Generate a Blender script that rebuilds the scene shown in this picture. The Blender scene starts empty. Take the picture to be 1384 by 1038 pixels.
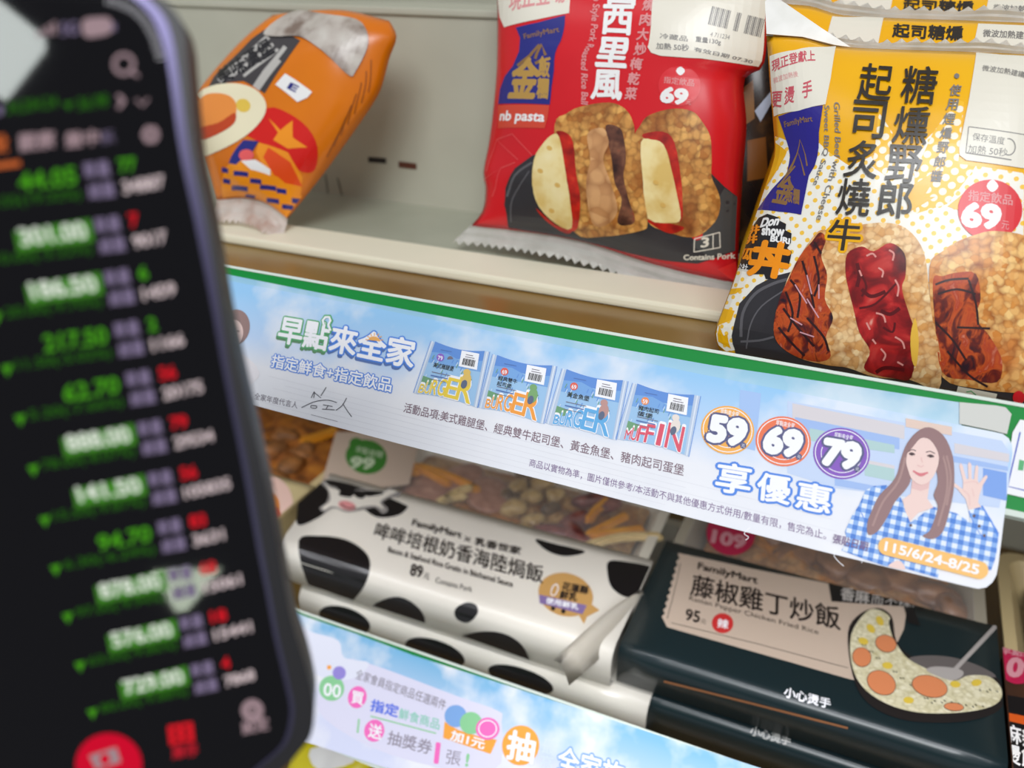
import bpy, bmesh, math, random
from mathutils import Vector, Matrix
from mathutils.geometry import tessellate_polygon
random.seed(7)
SC = bpy.context.scene
COL = SC.collection

# ---------------------------------------------------------------- camera
FPX, CX, CY = 1150.0, 692.0, 519.0            # focal length and centre in pixels of 1384x1038
CZ = 0.20                                     # camera height; the origin lies just above the upper shelf
RX = Vector((2932, 605, -FPX)).normalized()   # shelf direction (to the right) in camera axes x right, y down, z forward
_e1 = (Vector((0, 0, 1)) - RX * RX.z).normalized()
_e2 = RX.cross(_e1)
_e2 = _e2 if _e2.y < 0 else -_e2
PITCH = math.radians(30)
UP = _e2 * math.cos(PITCH) - _e1 * math.sin(PITCH)
DP = _e1 * math.cos(PITCH) + _e2 * math.sin(PITCH)
CAMLOC = Vector((0, 0, CZ))


def c2w(v):
    return Vector((v.dot(RX), v.dot(DP), v.dot(UP)))


def ray(p):
    return c2w(Vector(((p[0] - CX) / FPX, (p[1] - CY) / FPX, 1.0)))


CAMX, CAMY, CAMZ = c2w(Vector((1, 0, 0))), c2w(Vector((0, 1, 0))), c2w(Vector((0, 0, 1)))


def proj(w):
    d = w - CAMLOC
    z = d.dot(CAMZ)
    return (CX + FPX * d.dot(CAMX) / z, CY + FPX * d.dot(CAMY) / z)


cam = bpy.data.cameras.new('camera')
camo = bpy.data.objects.new('camera', cam)
COL.objects.link(camo)
camo.matrix_world = Matrix(((CAMX.x, -CAMY.x, -CAMZ.x, 0), (CAMX.y, -CAMY.y, -CAMZ.y, 0),
                            (CAMX.z, -CAMY.z, -CAMZ.z, CZ), (0, 0, 0, 1)))
cam.sensor_width = 36
cam.lens = FPX / 1384 * 36
cam.clip_start = 0.01
cam.dof.use_dof = True
cam.dof.focus_distance = 0.325
cam.dof.aperture_fstop = cam.lens / 4.1
SC.camera = camo

# ---------------------------------------------------------------- light and exposure
SC.view_settings.view_transform = 'Standard'
SC.view_settings.look = 'None'
SC.view_settings.gamma = 1
SC.view_settings.exposure = 0
world = bpy.data.worlds.new('shop')
SC.world = world
world.use_nodes = True
world.node_tree.nodes['Background'].inputs[0].default_value = (0.92, 0.95, 1.0, 1)
world.node_tree.nodes['Background'].inputs[1].default_value = 0.34


def area(name, loc, target, sx, sy, power, color=(1, 1, 1), roll=0):
    l = bpy.data.lights.new(name, 'AREA')
    l.shape = 'RECTANGLE'
    l.size, l.size_y, l.energy, l.color = sx, sy, power, color
    o = bpy.data.objects.new(name, l)
    COL.objects.link(o)
    o.location = loc
    q = (Vector(target) - Vector(loc)).to_track_quat('-Z', 'Y')
    o.rotation_euler = (q.to_matrix() @ Matrix.Rotation(roll, 3, 'Z')).to_euler()
    return o


area('fridge_canopy_lamp', (0.0, 0.10, CZ + 0.42), (0.0, 0.34, CZ - 0.2), 1.4, 0.06, 0.62, (0.97, 0.98, 1.0))
area('shelf_front_lamp', (0.0, 0.262, CZ - 0.185), (0.0, 0.318, CZ - 0.38), 1.2, 0.010, 0.72, (0.95, 0.95, 1.0))
area('ceiling_lamp', (0.4, -1.3, CZ + 1.4), (0.0, 0.2, CZ - 0.25), 1.2, 0.6, 34, (0.95, 0.97, 1.0))

# ---------------------------------------------------------------- materials
MATS = {}


def lin(c):
    return tuple((x / 12.92 if x <= 0.04045 else ((x + 0.055) / 1.055) ** 2.4) for x in [v / 255 for v in c]) + (1,)


def mat(name, c, rough=0.5, metal=0, spec=0.5, emit=0, coat=0):
    if name in MATS:
        return MATS[name]
    m = bpy.data.materials.new(name)
    m.use_nodes = True
    b = m.node_tree.nodes['Principled BSDF']
    b.inputs['Base Color'].default_value = lin(c)
    b.inputs['Roughness'].default_value = rough
    b.inputs['Metallic'].default_value = metal
    b.inputs['Specular IOR Level'].default_value = spec
    if coat:
        b.inputs['Coat Weight'].default_value = coat
        b.inputs['Coat Roughness'].default_value = 0.15
    if emit:
        b.inputs['Emission Color'].default_value = lin(c)
        b.inputs['Emission Strength'].default_value = emit
    MATS[name] = m
    return m


def ramp_mat(name, stops, kind='noise', scale=60.0, rough=0.5, detail=4, bump=0.0, stretch=(1, 1, 1), coords='UV', spec=0.5, coat=0, dist=0.0):
    """noise / voronoi through a colour ramp; UV carries metres"""
    if name in MATS:
        return MATS[name]
    m = mat(name, stops[0][1], rough, spec=spec, coat=coat)
    nt = m.node_tree
    b = nt.nodes['Principled BSDF']
    tc = nt.nodes.new('ShaderNodeTexCoord')
    mp = nt.nodes.new('ShaderNodeMapping')
    mp.inputs['Scale'].default_value = stretch
    nt.links.new(tc.outputs[coords], mp.inputs['Vector'])
    if kind == 'noise':
        t = nt.nodes.new('ShaderNodeTexNoise')
        t.inputs['Detail'].default_value = detail
        t.inputs['Distortion'].default_value = dist
        out = t.outputs['Fac']
    else:
        t = nt.nodes.new('ShaderNodeTexVoronoi')
        out = t.outputs['Distance']
    t.inputs['Scale'].default_value = scale
    nt.links.new(mp.outputs['Vector'], t.inputs['Vector'])
    r = nt.nodes.new('ShaderNodeValToRGB')
    while len(r.color_ramp.elements) < len(stops):
        r.color_ramp.elements.new(0.5)
    for e, (p, c) in zip(r.color_ramp.elements, stops):
        e.position = p
        e.color = lin(c)
    nt.links.new(out, r.inputs['Fac'])
    nt.links.new(r.outputs['Color'], b.inputs['Base Color'])
    if bump:
        bp = nt.nodes.new('ShaderNodeBump')
        bp.inputs['Strength'].default_value = bump
        bp.inputs['Distance'].default_value = 0.002
        nt.links.new(out, bp.inputs['Height'])
        nt.links.new(bp.outputs['Normal'], b.inputs['Normal'])
    return m


def grain_mat(name, c_gap, c_lo, c_hi, scale, rough=0.4, patch=None, pscale=45, coat=0, plo=.45, phi=.6):
    """rice-grain look: voronoi cells with random tint, dark gaps, and larger patches of a second colour"""
    if name in MATS:
        return MATS[name]
    m = mat(name, c_lo, rough, coat=coat)
    nt = m.node_tree
    b = nt.nodes['Principled BSDF']
    tc = nt.nodes.new('ShaderNodeTexCoord')
    nz = nt.nodes.new('ShaderNodeTexNoise')
    nz.inputs['Scale'].default_value = scale * .6
    nt.links.new(tc.outputs['UV'], nz.inputs['Vector'])
    mixv = nt.nodes.new('ShaderNodeMix')
    mixv.data_type = 'VECTOR'
    mixv.inputs['Factor'].default_value = 0.004
    nt.links.new(tc.outputs['UV'], mixv.inputs[4])
    nt.links.new(nz.outputs['Color'], mixv.inputs[5])
    v = nt.nodes.new('ShaderNodeTexVoronoi')
    v.inputs['Scale'].default_value = scale
    nt.links.new(mixv.outputs[1], v.inputs['Vector'])
    r = nt.nodes.new('ShaderNodeValToRGB')
    for e, (p, c) in zip(r.color_ramp.elements, ((0.0, c_lo), (1.0, c_hi))):
        e.position = p
        e.color = lin(c)
    sep = nt.nodes.new('ShaderNodeSeparateColor')
    nt.links.new(v.outputs['Color'], sep.inputs[0])
    nt.links.new(sep.outputs[0], r.inputs['Fac'])
    col = r.outputs['Color']
    if patch:
        n2 = nt.nodes.new('ShaderNodeTexNoise')
        n2.inputs['Scale'].default_value = pscale
        n2.inputs['Detail'].default_value = 5
        nt.links.new(tc.outputs['UV'], n2.inputs['Vector'])
        mr = nt.nodes.new('ShaderNodeMapRange')
        mr.inputs[1].default_value, mr.inputs[2].default_value = plo, phi
        nt.links.new(n2.outputs['Fac'], mr.inputs[0])
        mx = nt.nodes.new('ShaderNodeMix')
        mx.data_type = 'RGBA'
        nt.links.new(mr.outputs[0], mx.inputs['Factor'])
        nt.links.new(col, mx.inputs[6])
        mx.inputs[7].default_value = lin(patch)
        col = mx.outputs[2]
    gm = nt.nodes.new('ShaderNodeMapRange')
    gm.inputs[1].default_value, gm.inputs[2].default_value = 0.40, 1.1
    nt.links.new(v.outputs['Distance'], gm.inputs[0])
    mg = nt.nodes.new('ShaderNodeMix')
    mg.data_type = 'RGBA'
    nt.links.new(gm.outputs[0], mg.inputs['Factor'])
    nt.links.new(col, mg.inputs[6])
    mg.inputs[7].default_value = lin(c_gap)
    nt.links.new(mg.outputs[2], b.inputs['Base Color'])
    return m


def dots_mat(name, c_bg, c_dot, pitch=0.0035, rad=0.30, rough=0.3):
    """halftone dots printed on film, laid out in UV metres"""
    if name in MATS:
        return MATS[name]
    m = mat(name, c_bg, rough)
    nt = m.node_tree
    b = nt.nodes['Principled BSDF']
    tc = nt.nodes.new('ShaderNodeTexCoord')
    mp = nt.nodes.new('ShaderNodeMapping')
    mp.inputs['Rotation'].default_value = (0, 0, math.radians(45))
    mp.inputs['Scale'].default_value = (1 / pitch,) * 3
    nt.links.new(tc.outputs['UV'], mp.inputs['Vector'])
    fr = nt.nodes.new('ShaderNodeVectorMath')
    fr.operation = 'FRACTION'
    nt.links.new(mp.outputs['Vector'], fr.inputs[0])
    ds = nt.nodes.new('ShaderNodeVectorMath')
    ds.operation = 'DISTANCE'
    mu = nt.nodes.new('ShaderNodeVectorMath')
    mu.operation = 'MULTIPLY'
    mu.inputs[1].default_value = (1, 1, 0)
    nt.links.new(fr.outputs[0], mu.inputs[0])
    nt.links.new(mu.outputs[0], ds.inputs[0])
    ds.inputs[1].default_value = (0.5, 0.5, 0)
    lt = nt.nodes.new('ShaderNodeMath')
    lt.operation = 'LESS_THAN'
    lt.inputs[1].default_value = rad
    nt.links.new(ds.outputs['Value'], lt.inputs[0])
    mx = nt.nodes.new('ShaderNodeMix')
    mx.data_type = 'RGBA'
    nt.links.new(lt.outputs[0], mx.inputs['Factor'])
    mx.inputs[6].default_value = lin(c_bg)
    mx.inputs[7].default_value = lin(c_dot)
    nt.links.new(mx.outputs[2], b.inputs['Base Color'])
    return m


def check_mat(name, a, bcol, c, pitch=0.0022, rough=0.5):
    """gingham: two crossing stripe sets"""
    if name in MATS:
        return MATS[name]
    m = mat(name, a, rough)
    nt = m.node_tree
    bs = nt.nodes['Principled BSDF']
    tc = nt.nodes.new('ShaderNodeTexCoord')
    mp = nt.nodes.new('ShaderNodeMapping')
    mp.inputs['Scale'].default_value = (1 / pitch,) * 3
    nt.links.new(tc.outputs['UV'], mp.inputs['Vector'])
    sp = nt.nodes.new('ShaderNodeSeparateXYZ')
    nt.links.new(mp.outputs['Vector'], sp.inputs[0])
    s = []
    for k in (0, 1):
        f = nt.nodes.new('ShaderNodeMath')
        f.operation = 'FRACT'
        nt.links.new(sp.outputs[k], f.inputs[0])
        g = nt.nodes.new('ShaderNodeMath')
        g.operation = 'GREATER_THAN'
        g.inputs[1].default_value = 0.5
        nt.links.new(f.outputs[0], g.inputs[0])
        s.append(g)
    ad = nt.nodes.new('ShaderNodeMath')
    ad.operation = 'ADD'
    nt.links.new(s[0].outputs[0], ad.inputs[0])
    nt.links.new(s[1].outputs[0], ad.inputs[1])
    dv = nt.nodes.new('ShaderNodeMath')
    dv.operation = 'MULTIPLY'
    dv.inputs[1].default_value = 0.5
    nt.links.new(ad.outputs[0], dv.inputs[0])
    r = nt.nodes.new('ShaderNodeValToRGB')
    r.color_ramp.interpolation = 'CONSTANT'
    r.color_ramp.elements.new(0.5)
    for e, (p, cc) in zip(r.color_ramp.elements, ((0, a), (0.4, bcol), (0.8, c))):
        e.position = p
        e.color = lin(cc)
    nt.links.new(dv.outputs[0], r.inputs['Fac'])
    nt.links.new(r.outputs['Color'], bs.inputs['Base Color'])
    return m


# ---------------------------------------------------------------- things, parts
def tag(o, label, cat, group=None, kind=None):
    if label:
        o['label'] = label
    if cat:
        o['category'] = cat
    if group:
        o['group'] = group
    if kind:
        o['kind'] = kind
    return o


def thing(name, loc, label, cat, group=None):
    o = bpy.data.objects.new(name, None)
    o.empty_display_size = 0.02
    COL.objects.link(o)
    o.location = loc
    return tag(o, label, cat, group)


def mk(name, bm, mats, parent=None, smooth=False, origin=None):
    base = Vector((0, 0, 0))
    p = parent
    while p is not None:
        base += p.location
        p = p.parent
    o0 = base if parent is not None else (Vector(origin) if origin is not None else Vector((0, 0, 0)))
    for v in bm.verts:
        v.co -= o0
    me = bpy.data.meshes.new(name)
    bm.to_mesh(me)
    bm.free()
    if smooth:
        for f in me.polygons:
            f.use_smooth = True
    for m in (mats if isinstance(mats, (list, tuple)) else [mats]):
        me.materials.append(m)
    o = bpy.data.objects.new(name, me)
    COL.objects.link(o)
    if parent is not None:
        o.parent = parent
    else:
        o.location = o0
    return o


def box_bm(x0, x1, y0, y1, z0, z1, bev=0.0, bm=None):
    own = bm is None
    bm = bmesh.new() if own else bm
    vs = [bm.verts.new((x, y, z)) for x in (x0, x1) for y in (y0, y1) for z in (z0, z1)]
    fs = [(0, 1, 3, 2), (4, 6, 7, 5), (0, 4, 5, 1), (2, 3, 7, 6), (0, 2, 6, 4), (1, 5, 7, 3)]
    nf = [bm.faces.new([vs[i] for i in f]) for f in fs]
    if bev:
        es = list({e for f in nf for e in f.edges})
        bmesh.ops.bevel(bm, geom=es, offset=bev, segments=2, affect='EDGES', profile=0.6)
    return bm


def uv_from(bm, fn):
    ul = bm.loops.layers.uv.verify()
    for f in bm.faces:
        for l in f.loops:
            l[ul].uv = fn(l.vert.co)


# ---------------------------------------------------------------- surfaces: (u, v, h) -> world
class Surf:
    curved = False
    step = (0.025, 0.025)
    guess = (0.0, 0.0)
    clip = (None, None)

    def inv(s, p):
        u, v = s.guess
        e = 1e-4
        for _ in range(14):
            q = proj(s.f(u, v, 0))
            qu = proj(s.f(u + e, v, 0))
            qv = proj(s.f(u, v + e, 0))
            a, c = (qu[0] - q[0]) / e, (qu[1] - q[1]) / e
            b, d = (qv[0] - q[0]) / e, (qv[1] - q[1]) / e
            det = a * d - b * c
            if abs(det) < 1e-9:
                break
            rx, ry = p[0] - q[0], p[1] - q[1]
            du, dv = (d * rx - b * ry) / det, (-c * rx + a * ry) / det
            k = min(1.0, s.maxstep / max(1e-9, abs(du), abs(dv)))
            u, v = u + du * k, v + dv * k
            if abs(rx) + abs(ry) < 0.02:
                break
        return Vector((u, v))
    maxstep = 0.2

    def xy(s, u, v):
        return (u, v)


class Plane(Surf):
    def __init__(s, O, ex, ey):
        s.O, s.ex, s.ey = Vector(O), Vector(ex).normalized(), Vector(ey).normalized()
        s.n = s.ex.cross(s.ey).normalized()

    def f(s, u, v, h):
        return s.O + s.ex * u + s.ey * v + s.n * h

    def inv(s, p):
        d = ray(p)
        t = (s.O - CAMLOC).dot(s.n) / d.dot(s.n)
        w = CAMLOC + d * t - s.O
        return Vector((w.dot(s.ex), w.dot(s.ey)))


def resample(pts, n):
    d = [0]
    for a, b in zip(pts, pts[1:]):
        d.append(d[-1] + (b - a).length)
    out = []
    for i in range(n + 1):
        t = d[-1] * i / n
        k = 0
        while k < len(pts) - 2 and d[k + 1] < t:
            k += 1
        L = d[k + 1] - d[k]
        out.append(pts[k].lerp(pts[k + 1], (t - d[k]) / L if L else 0))
    return out


def catmull(pts, n=6, closed=True):
    out = []
    N = len(pts)
    rng = range(N) if closed else range(N - 1)
    for i in rng:
        g = (lambda k: pts[k % N]) if closed else (lambda k: pts[max(0, min(N - 1, k))])
        p0, p1, p2, p3 = [Vector(g(i + k)) for k in (-1, 0, 1, 2)]
        for j in range(n):
            t = j / n
            out.append(0.5 * ((2 * p1) + (p2 - p0) * t + (2 * p0 - 5 * p1 + 4 * p2 - p3) * t * t + (3 * p1 - p0 - 3 * p2 + p3) * t ** 3))
    if not closed:
        out.append(Vector(pts[-1]))
    return out


class Bag(Surf):
    """pillow pack: outline on a leaning plane (four edges), bulging out along its normal"""
    curved = True
    guess = (0.5, 0.5)
    maxstep = 0.15
    N = 40

    def __init__(s, plane, left, right, bottom, top, T=0.02, wr=0.0006, seed=0):
        s.p = plane
        s.n = plane.n
        cv = lambda e: resample(catmull([plane.inv(q) for q in e], 8, False), s.N)
        s.L, s.R, s.B, s.Tp = cv(left), cv(right), cv(bottom), cv(top)
        s.T, s.wr = T, wr
        rr = random.Random(seed)
        s.ph = [rr.uniform(0, 6.28) for _ in range(8)]
        s.step = (1 / s.N, 1 / s.N)
        s.clip = ((0.006, 0.994), (0.006, 0.994))

    def _at(s, arr, t):
        t = max(0, min(1, t)) * s.N
        k = min(s.N - 1, int(t))
        return arr[k].lerp(arr[k + 1], t - k)

    def xy(s, u, v):
        a = s._at(s.B, u) * (1 - v) + s._at(s.Tp, u) * v + s._at(s.L, v) * (1 - u) + s._at(s.R, v) * u
        b = (s.B[0] * (1 - u) + s.B[-1] * u) * (1 - v) + (s.Tp[0] * (1 - u) + s.Tp[-1] * u) * v
        w = a - b
        ou, ov = u - max(0, min(1, u)), v - max(0, min(1, v))
        return w + (s.B[-1] - s.B[0]) * ou + (s.L[-1] - s.L[0]) * ov

    def bulge(s, u, v):
        a, b = min(1, abs(2 * u - 1)), min(1, abs(2 * v - 1))
        e = max(0, (1 - a ** 3.0) * (1 - b ** 2.6))
        w = s.wr * (math.sin(9 * u + 5 * v + s.ph[0]) + math.sin(-7 * u + 11 * v + s.ph[1]) + .6 * math.sin(17 * u + 13 * v + s.ph[2]) * a * a
                    + 1.3 * b ** 4 * math.sin(26 * u + 3 * v + s.ph[3]) + 1.0 * a ** 5 * math.sin(22 * v + 4 * u + s.ph[4]))
        return s.T * e ** 0.6 + w * min(1, e * 2.5)

    def f(s, u, v, h):
        w = s.xy(u, v)
        return s.p.f(w.x, w.y, s.bulge(u, v) + h)

    def build(s, name, m, parent, back=0.55):
        bm = bmesh.new()
        N = s.N
        ul = bm.loops.layers.uv.verify()
        fr = [[bm.verts.new(s.f(i / N, j / N, 0)) for i in range(N + 1)] for j in range(N + 1)]
        bk = [[(fr[j][i] if i in (0, N) or j in (0, N) else
                bm.verts.new(s.p.f(*s.xy(i / N, j / N), -s.bulge(i / N, j / N) * back))) for i in range(N + 1)] for j in range(N + 1)]
        for g, flip in ((fr, False), (bk, True)):
            for j in range(N):
                for i in range(N):
                    q = [g[j][i], g[j][i + 1], g[j + 1][i + 1], g[j + 1][i]]
                    if len(set(q)) < 4:
                        continue
                    try:
                        f = bm.faces.new(q[::-1] if flip else q)
                    except ValueError:
                        continue
        uv_from(bm, lambda c: ((c - s.p.O).dot(s.p.ex), (c - s.p.O).dot(s.p.ey)))
        s.obj = mk(name, bm, m, parent, smooth=True)
        return s.obj

    def seal(s, name, m, parent, end='bottom', width=0.011, over=0.0, teeth=26, drop=0.0, out=0.0, lay=0.0):
        """crimped end seal with a zigzag cut edge"""
        arr = s.B if end == 'bottom' else s.Tp
        sg = -1 if end == 'bottom' else 1
        bm = bmesh.new()
        n = teeth * 4
        a0, a1 = arr[0], arr[-1]
        ax = (a1 - a0).normalized()
        ay = Vector((-ax.y, ax.x)) * sg
        rows = []
        for k in range(6):
            r = k / 5
            row = []
            for i in range(n + 1):
                t = i / n
                p = s._at(arr, t) + ax * (over * (2 * t - 1) * r)
                tooth = 0.0011 * (abs((i % 4) - 2) - 1) if k == 5 else 0
                q = p + ay * (width * r + tooth - 0.0008)
                hh = 0.0009 * math.sin(t * teeth * 1.3) * r + 0.0016 * math.sin(t * 11 + s.ph[5]) * r + 0.00035 * (-1) ** k + out * r * r
                row.append(bm.verts.new(s.p.f(q.x, q.y, hh) + Vector((0, -lay, 0)) * (r * r)))
            rows.append(row)
        for k in range(5):
            for i in range(n):
                bm.faces.new((rows[k][i], rows[k][i + 1], rows[k + 1][i + 1], rows[k + 1][i]))
        g = bmesh.ops.solidify(bm, geom=bm.faces[:], thickness=0.0004)
        uv_from(bm, lambda c: ((c - s.p.O).dot(s.p.ex), (c - s.p.O).dot(s.p.ey)))
        return mk(name, bm, m, parent, smooth=False)


class Fold(Surf):
    """card sleeve: v is the distance along a profile in the Y-Z plane, u runs along X"""
    curved = True
    step = (0.05, 0.003)
    maxstep = 0.05

    def __init__(s, O, prof, v0, ex=(1, 0, 0)):
        s.O, s.ex = Vector(O), Vector(ex).normalized()
        s.ed = Vector((-s.ex.y, s.ex.x, 0))
        s.prof = [Vector(p) for p in prof]
        s.d = [0]
        for a, b in zip(s.prof, s.prof[1:]):
            s.d.append(s.d[-1] + (b - a).length)
        s.v0 = v0
        s.guess = (0.0, 0.02)

    def yz(s, v):
        t = v + s.v0
        k = 0
        while k < len(s.prof) - 2 and s.d[k + 1] < t:
            k += 1
        a, b = s.prof[k], s.prof[k + 1]
        L = s.d[k + 1] - s.d[k]
        r = (t - s.d[k]) / L
        dr = (b - a) / L
        return a + (b - a) * r, Vector((-dr.y, dr.x))

    def f(s, u, v, h):
        p, n = s.yz(v)
        p = p + n * h
        return s.O + s.ex * u + s.ed * p.x + Vector((0, 0, p.y))

    skew = 0.0                         # how far the left edge runs outwards towards the back

    def build(s, name, m, parent, u0, u1, th=0.0006, nu=8):
        ul_ = lambda i, v: (u0 - s.skew * max(0, v)) * (1 - i / nu) + u1 * i / nu
        bm = bmesh.new()
        vs = [x - s.v0 for x in s.d]
        g = [[bm.verts.new(s.f(ul_(i, v), v, 0)) for i in range(nu + 1)] for v in vs]
        h = [[bm.verts.new(s.f(ul_(i, v), v, -th)) for i in range(nu + 1)] for v in vs]
        V = len(vs)
        for j in range(V - 1):
            for i in range(nu):
                bm.faces.new((g[j][i], g[j][i + 1], g[j + 1][i + 1], g[j + 1][i]))
                bm.faces.new((h[j][i], h[j + 1][i], h[j + 1][i + 1], h[j][i + 1]))
        for j in range(V - 1):
            bm.faces.new((g[j][0], g[j + 1][0], h[j + 1][0], h[j][0]))
            bm.faces.new((g[j][nu], h[j][nu], h[j + 1][nu], g[j + 1][nu]))
        for i in range(nu):
            bm.faces.new((g[0][i], h[0][i], h[0][i + 1], g[0][i + 1]))
            bm.faces.new((g[-1][i], g[-1][i + 1], h[-1][i + 1], h[-1][i]))
        bm.faces.ensure_lookup_table()
        bm.normal_update()
        uv_from(bm, lambda c: (c.x, c.y - c.z))
        s.obj = mk(name, bm, m, parent, smooth=True)
        return s.obj


def crop(ox, oy, sc):
    def g(*pts):
        return [(ox + x / sc, oy + y / sc) for x, y in pts]
    return g


_TXT = {}


def glyphs(body, bold=0.0, line=1.0):
    k = (body, bold, line)
    if k not in _TXT:
        c = bpy.data.curves.new('lettering', 'FONT')
        c.body, c.size, c.resolution_u, c.offset, c.space_line = body, 1, 3, bold, line
        o = bpy.data.objects.new('lettering', c)
        me = bpy.data.meshes.new_from_object(o)
        me.calc_loop_triangles()
        vs = [(v.co.x, v.co.y) for v in me.vertices]
        fs = [tuple(t.vertices) for t in me.loop_triangles]
        bpy.data.objects.remove(o)
        bpy.data.curves.remove(c)
        bpy.data.meshes.remove(me)
        _TXT[k] = (vs, fs)
    return _TXT[k]


LAYER = 0.00006


class Print:
    """printed shapes gathered on one surface, made into one mesh per printed part"""

    def __init__(s, surf, parent, base=0.00015, lay=LAYER):
        s.s, s.base, s.lay = surf, base, lay
        s.parent = getattr(surf, 'obj', None) or parent    # print belongs to the film or card it is on
        s.items, s.mats = [], []

    def _add(s, vs, fs, m, layer):
        if m not in s.mats:
            s.mats.append(m)
        s.items.append(([Vector(v) for v in vs], fs, s.mats.index(m), s.base + layer * s.lay + len(s.items) * 2.5e-7))

    def poly_uv(s, pts, m, layer=0):
        pts = [Vector((p[0], p[1], 0)) for p in pts]
        tr = tessellate_polygon([pts])
        s._add([(p.x, p.y) for p in pts], [tuple(t) for t in tr], m, layer)

    def poly(s, px, m, layer=0, smooth=0):
        px = catmull(px, smooth) if smooth else [Vector(p) for p in px]
        s.poly_uv([s.s.inv(p) for p in px], m, layer)

    def ell(s, c, rx, ry, m, layer=0, rot=0, n=36, a0=0, a1=360):
        r = math.radians(rot)
        P = []
        for i in range(n):
            a = math.radians(a0 + (a1 - a0) * i / n)
            x, y = rx * math.cos(a), ry * math.sin(a)
            P.append((c[0] + x * math.cos(r) - y * math.sin(r), c[1] + x * math.sin(r) + y * math.cos(r)))
        s.poly(P, m, layer)

    def ring(s, c, rx, ry, w, m, layer=0, rot=0, a0=0, a1=360, n=40):
        r = math.radians(rot)
        P = []
        for i in range(n + 1):
            a = math.radians(a0 + (a1 - a0) * i / n)
            x, y = rx * math.cos(a), ry * math.sin(a)
            P.append((c[0] + x * math.cos(r) - y * math.sin(r), c[1] + x * math.sin(r) + y * math.cos(r)))
        s.line(P, w, m, layer)

    def line(s, px, w, m, layer=0, smooth=0):
        px = catmull(px, smooth, False) if smooth else [Vector(p) for p in px]
        L, R = [], []
        for i, p in enumerate(px):
            d = (px[min(i + 1, len(px) - 1)] - px[max(i - 1, 0)])
            d = d.normalized() if d.length else Vector((1, 0))
            nn = Vector((-d.y, d.x)) * w / 2
            L.append(s.s.inv(p + nn))
            R.append(s.s.inv(p - nn))
        n = len(px)
        s._add(L + R, [(i, i + 1, n + i + 1, n + i) for i in range(n - 1)], m, layer)

    def text(s, body, p0, p1, pt, m, layer=1, bold=0.0, line=1.0):
        """p0, p1, pt: lower left, lower right and upper left corner of the inked box"""
        bv, fs = glyphs(body, 0.0, line)
        if not bv:
            return
        x0, x1 = min(v[0] for v in bv), max(v[0] for v in bv)
        y0, y1 = min(v[1] for v in bv), max(v[1] for v in bv)
        a, b, c = s.s.inv(p0), s.s.inv(p1), s.s.inv(pt)
        if len(body) == 1:                                  # keep narrow characters narrow
            nat = (x1 - x0) / max(1e-6, y1 - y0)
            rt = (b - a).length / max(1e-9, (c - a).length)
            if nat < 0.4 and rt > 1.5 * nat:
                mid, k = (a + b) / 2, 1.25 * nat / rt
                off = (b - a) * (1 - k) / 2
                a, b, c = a + off, b - off, c + off
        sh = [(0, 0)]
        if bold:                                            # heavier weight: the stroke spread in a ring
            for rad in ((bold,) if bold < 0.05 else (bold, bold * 0.55)):
                k = 8 if bold < 0.05 else 12
                sh += [(rad * math.cos(6.2832 * i / k), rad * math.sin(6.2832 * i / k)) for i in range(k)]
        for dx, dy in sh:
            s._add([a + (b - a) * ((v[0] + dx - x0) / (x1 - x0)) + (c - a) * ((v[1] + dy - y0) / max(1e-6, y1 - y0)) for v in bv], fs, m, layer)

    def done(s, name, parent=None):
        bm = bmesh.new()
        ul = bm.loops.layers.uv.verify()
        for vs, fs, mi, h in s.items:
            t = bmesh.new()
            bv = [t.verts.new((v.x, v.y, 0)) for v in vs]
            for f in fs:
                if len(set(f)) < 3:
                    continue
                try:
                    t.faces.new([bv[i] for i in f])
                except ValueError:
                    pass
            if s.s.curved and vs:
                for ax in (0, 1):
                    st = s.s.step[ax]
                    lo, hi = min(v[ax] for v in vs), max(v[ax] for v in vs)
                    k = math.floor(lo / st) + 1
                    while k * st < hi:
                        co, no = [0, 0, 0], [0, 0, 0]
                        co[ax], no[ax] = k * st, 1
                        bmesh.ops.bisect_plane(t, geom=t.verts[:] + t.edges[:] + t.faces[:], plane_co=co, plane_no=no, dist=1e-7)
                        k += 1
                    for lim, sg in zip(s.s.clip[ax] or (), (-1, 1)):
                        co, no = [0, 0, 0], [0, 0, 0]
                        co[ax], no[ax] = lim, sg
                        bmesh.ops.bisect_plane(t, geom=t.verts[:] + t.edges[:] + t.faces[:], plane_co=co, plane_no=no, dist=1e-7, clear_outer=True)
            mp = {}
            for v in t.verts:
                mp[v] = (bm.verts.new(s.s.f(v.co.x, v.co.y, h)), Vector(s.s.xy(v.co.x, v.co.y)))
            for f in t.faces:
                q = [mp[v][0] for v in f.verts]
                try:
                    nf = bm.faces.new(q)
                except ValueError:
                    continue
                nf.material_index = mi
                for l, v in zip(nf.loops, f.verts):
                    l[ul].uv = mp[v][1]
            t.free()
        bm.normal_update()
        for f in bm.faces:                                  # face the printed side outwards
            c = f.calc_center_median()
            if f.normal.dot(s.s.n if hasattr(s.s, 'n') else CAMLOC - c) < 0:
                f.normal_flip()
        o = mk(name, bm, s.mats, parent or s.parent)
        s.items, s.mats = [], []
        return o


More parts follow.
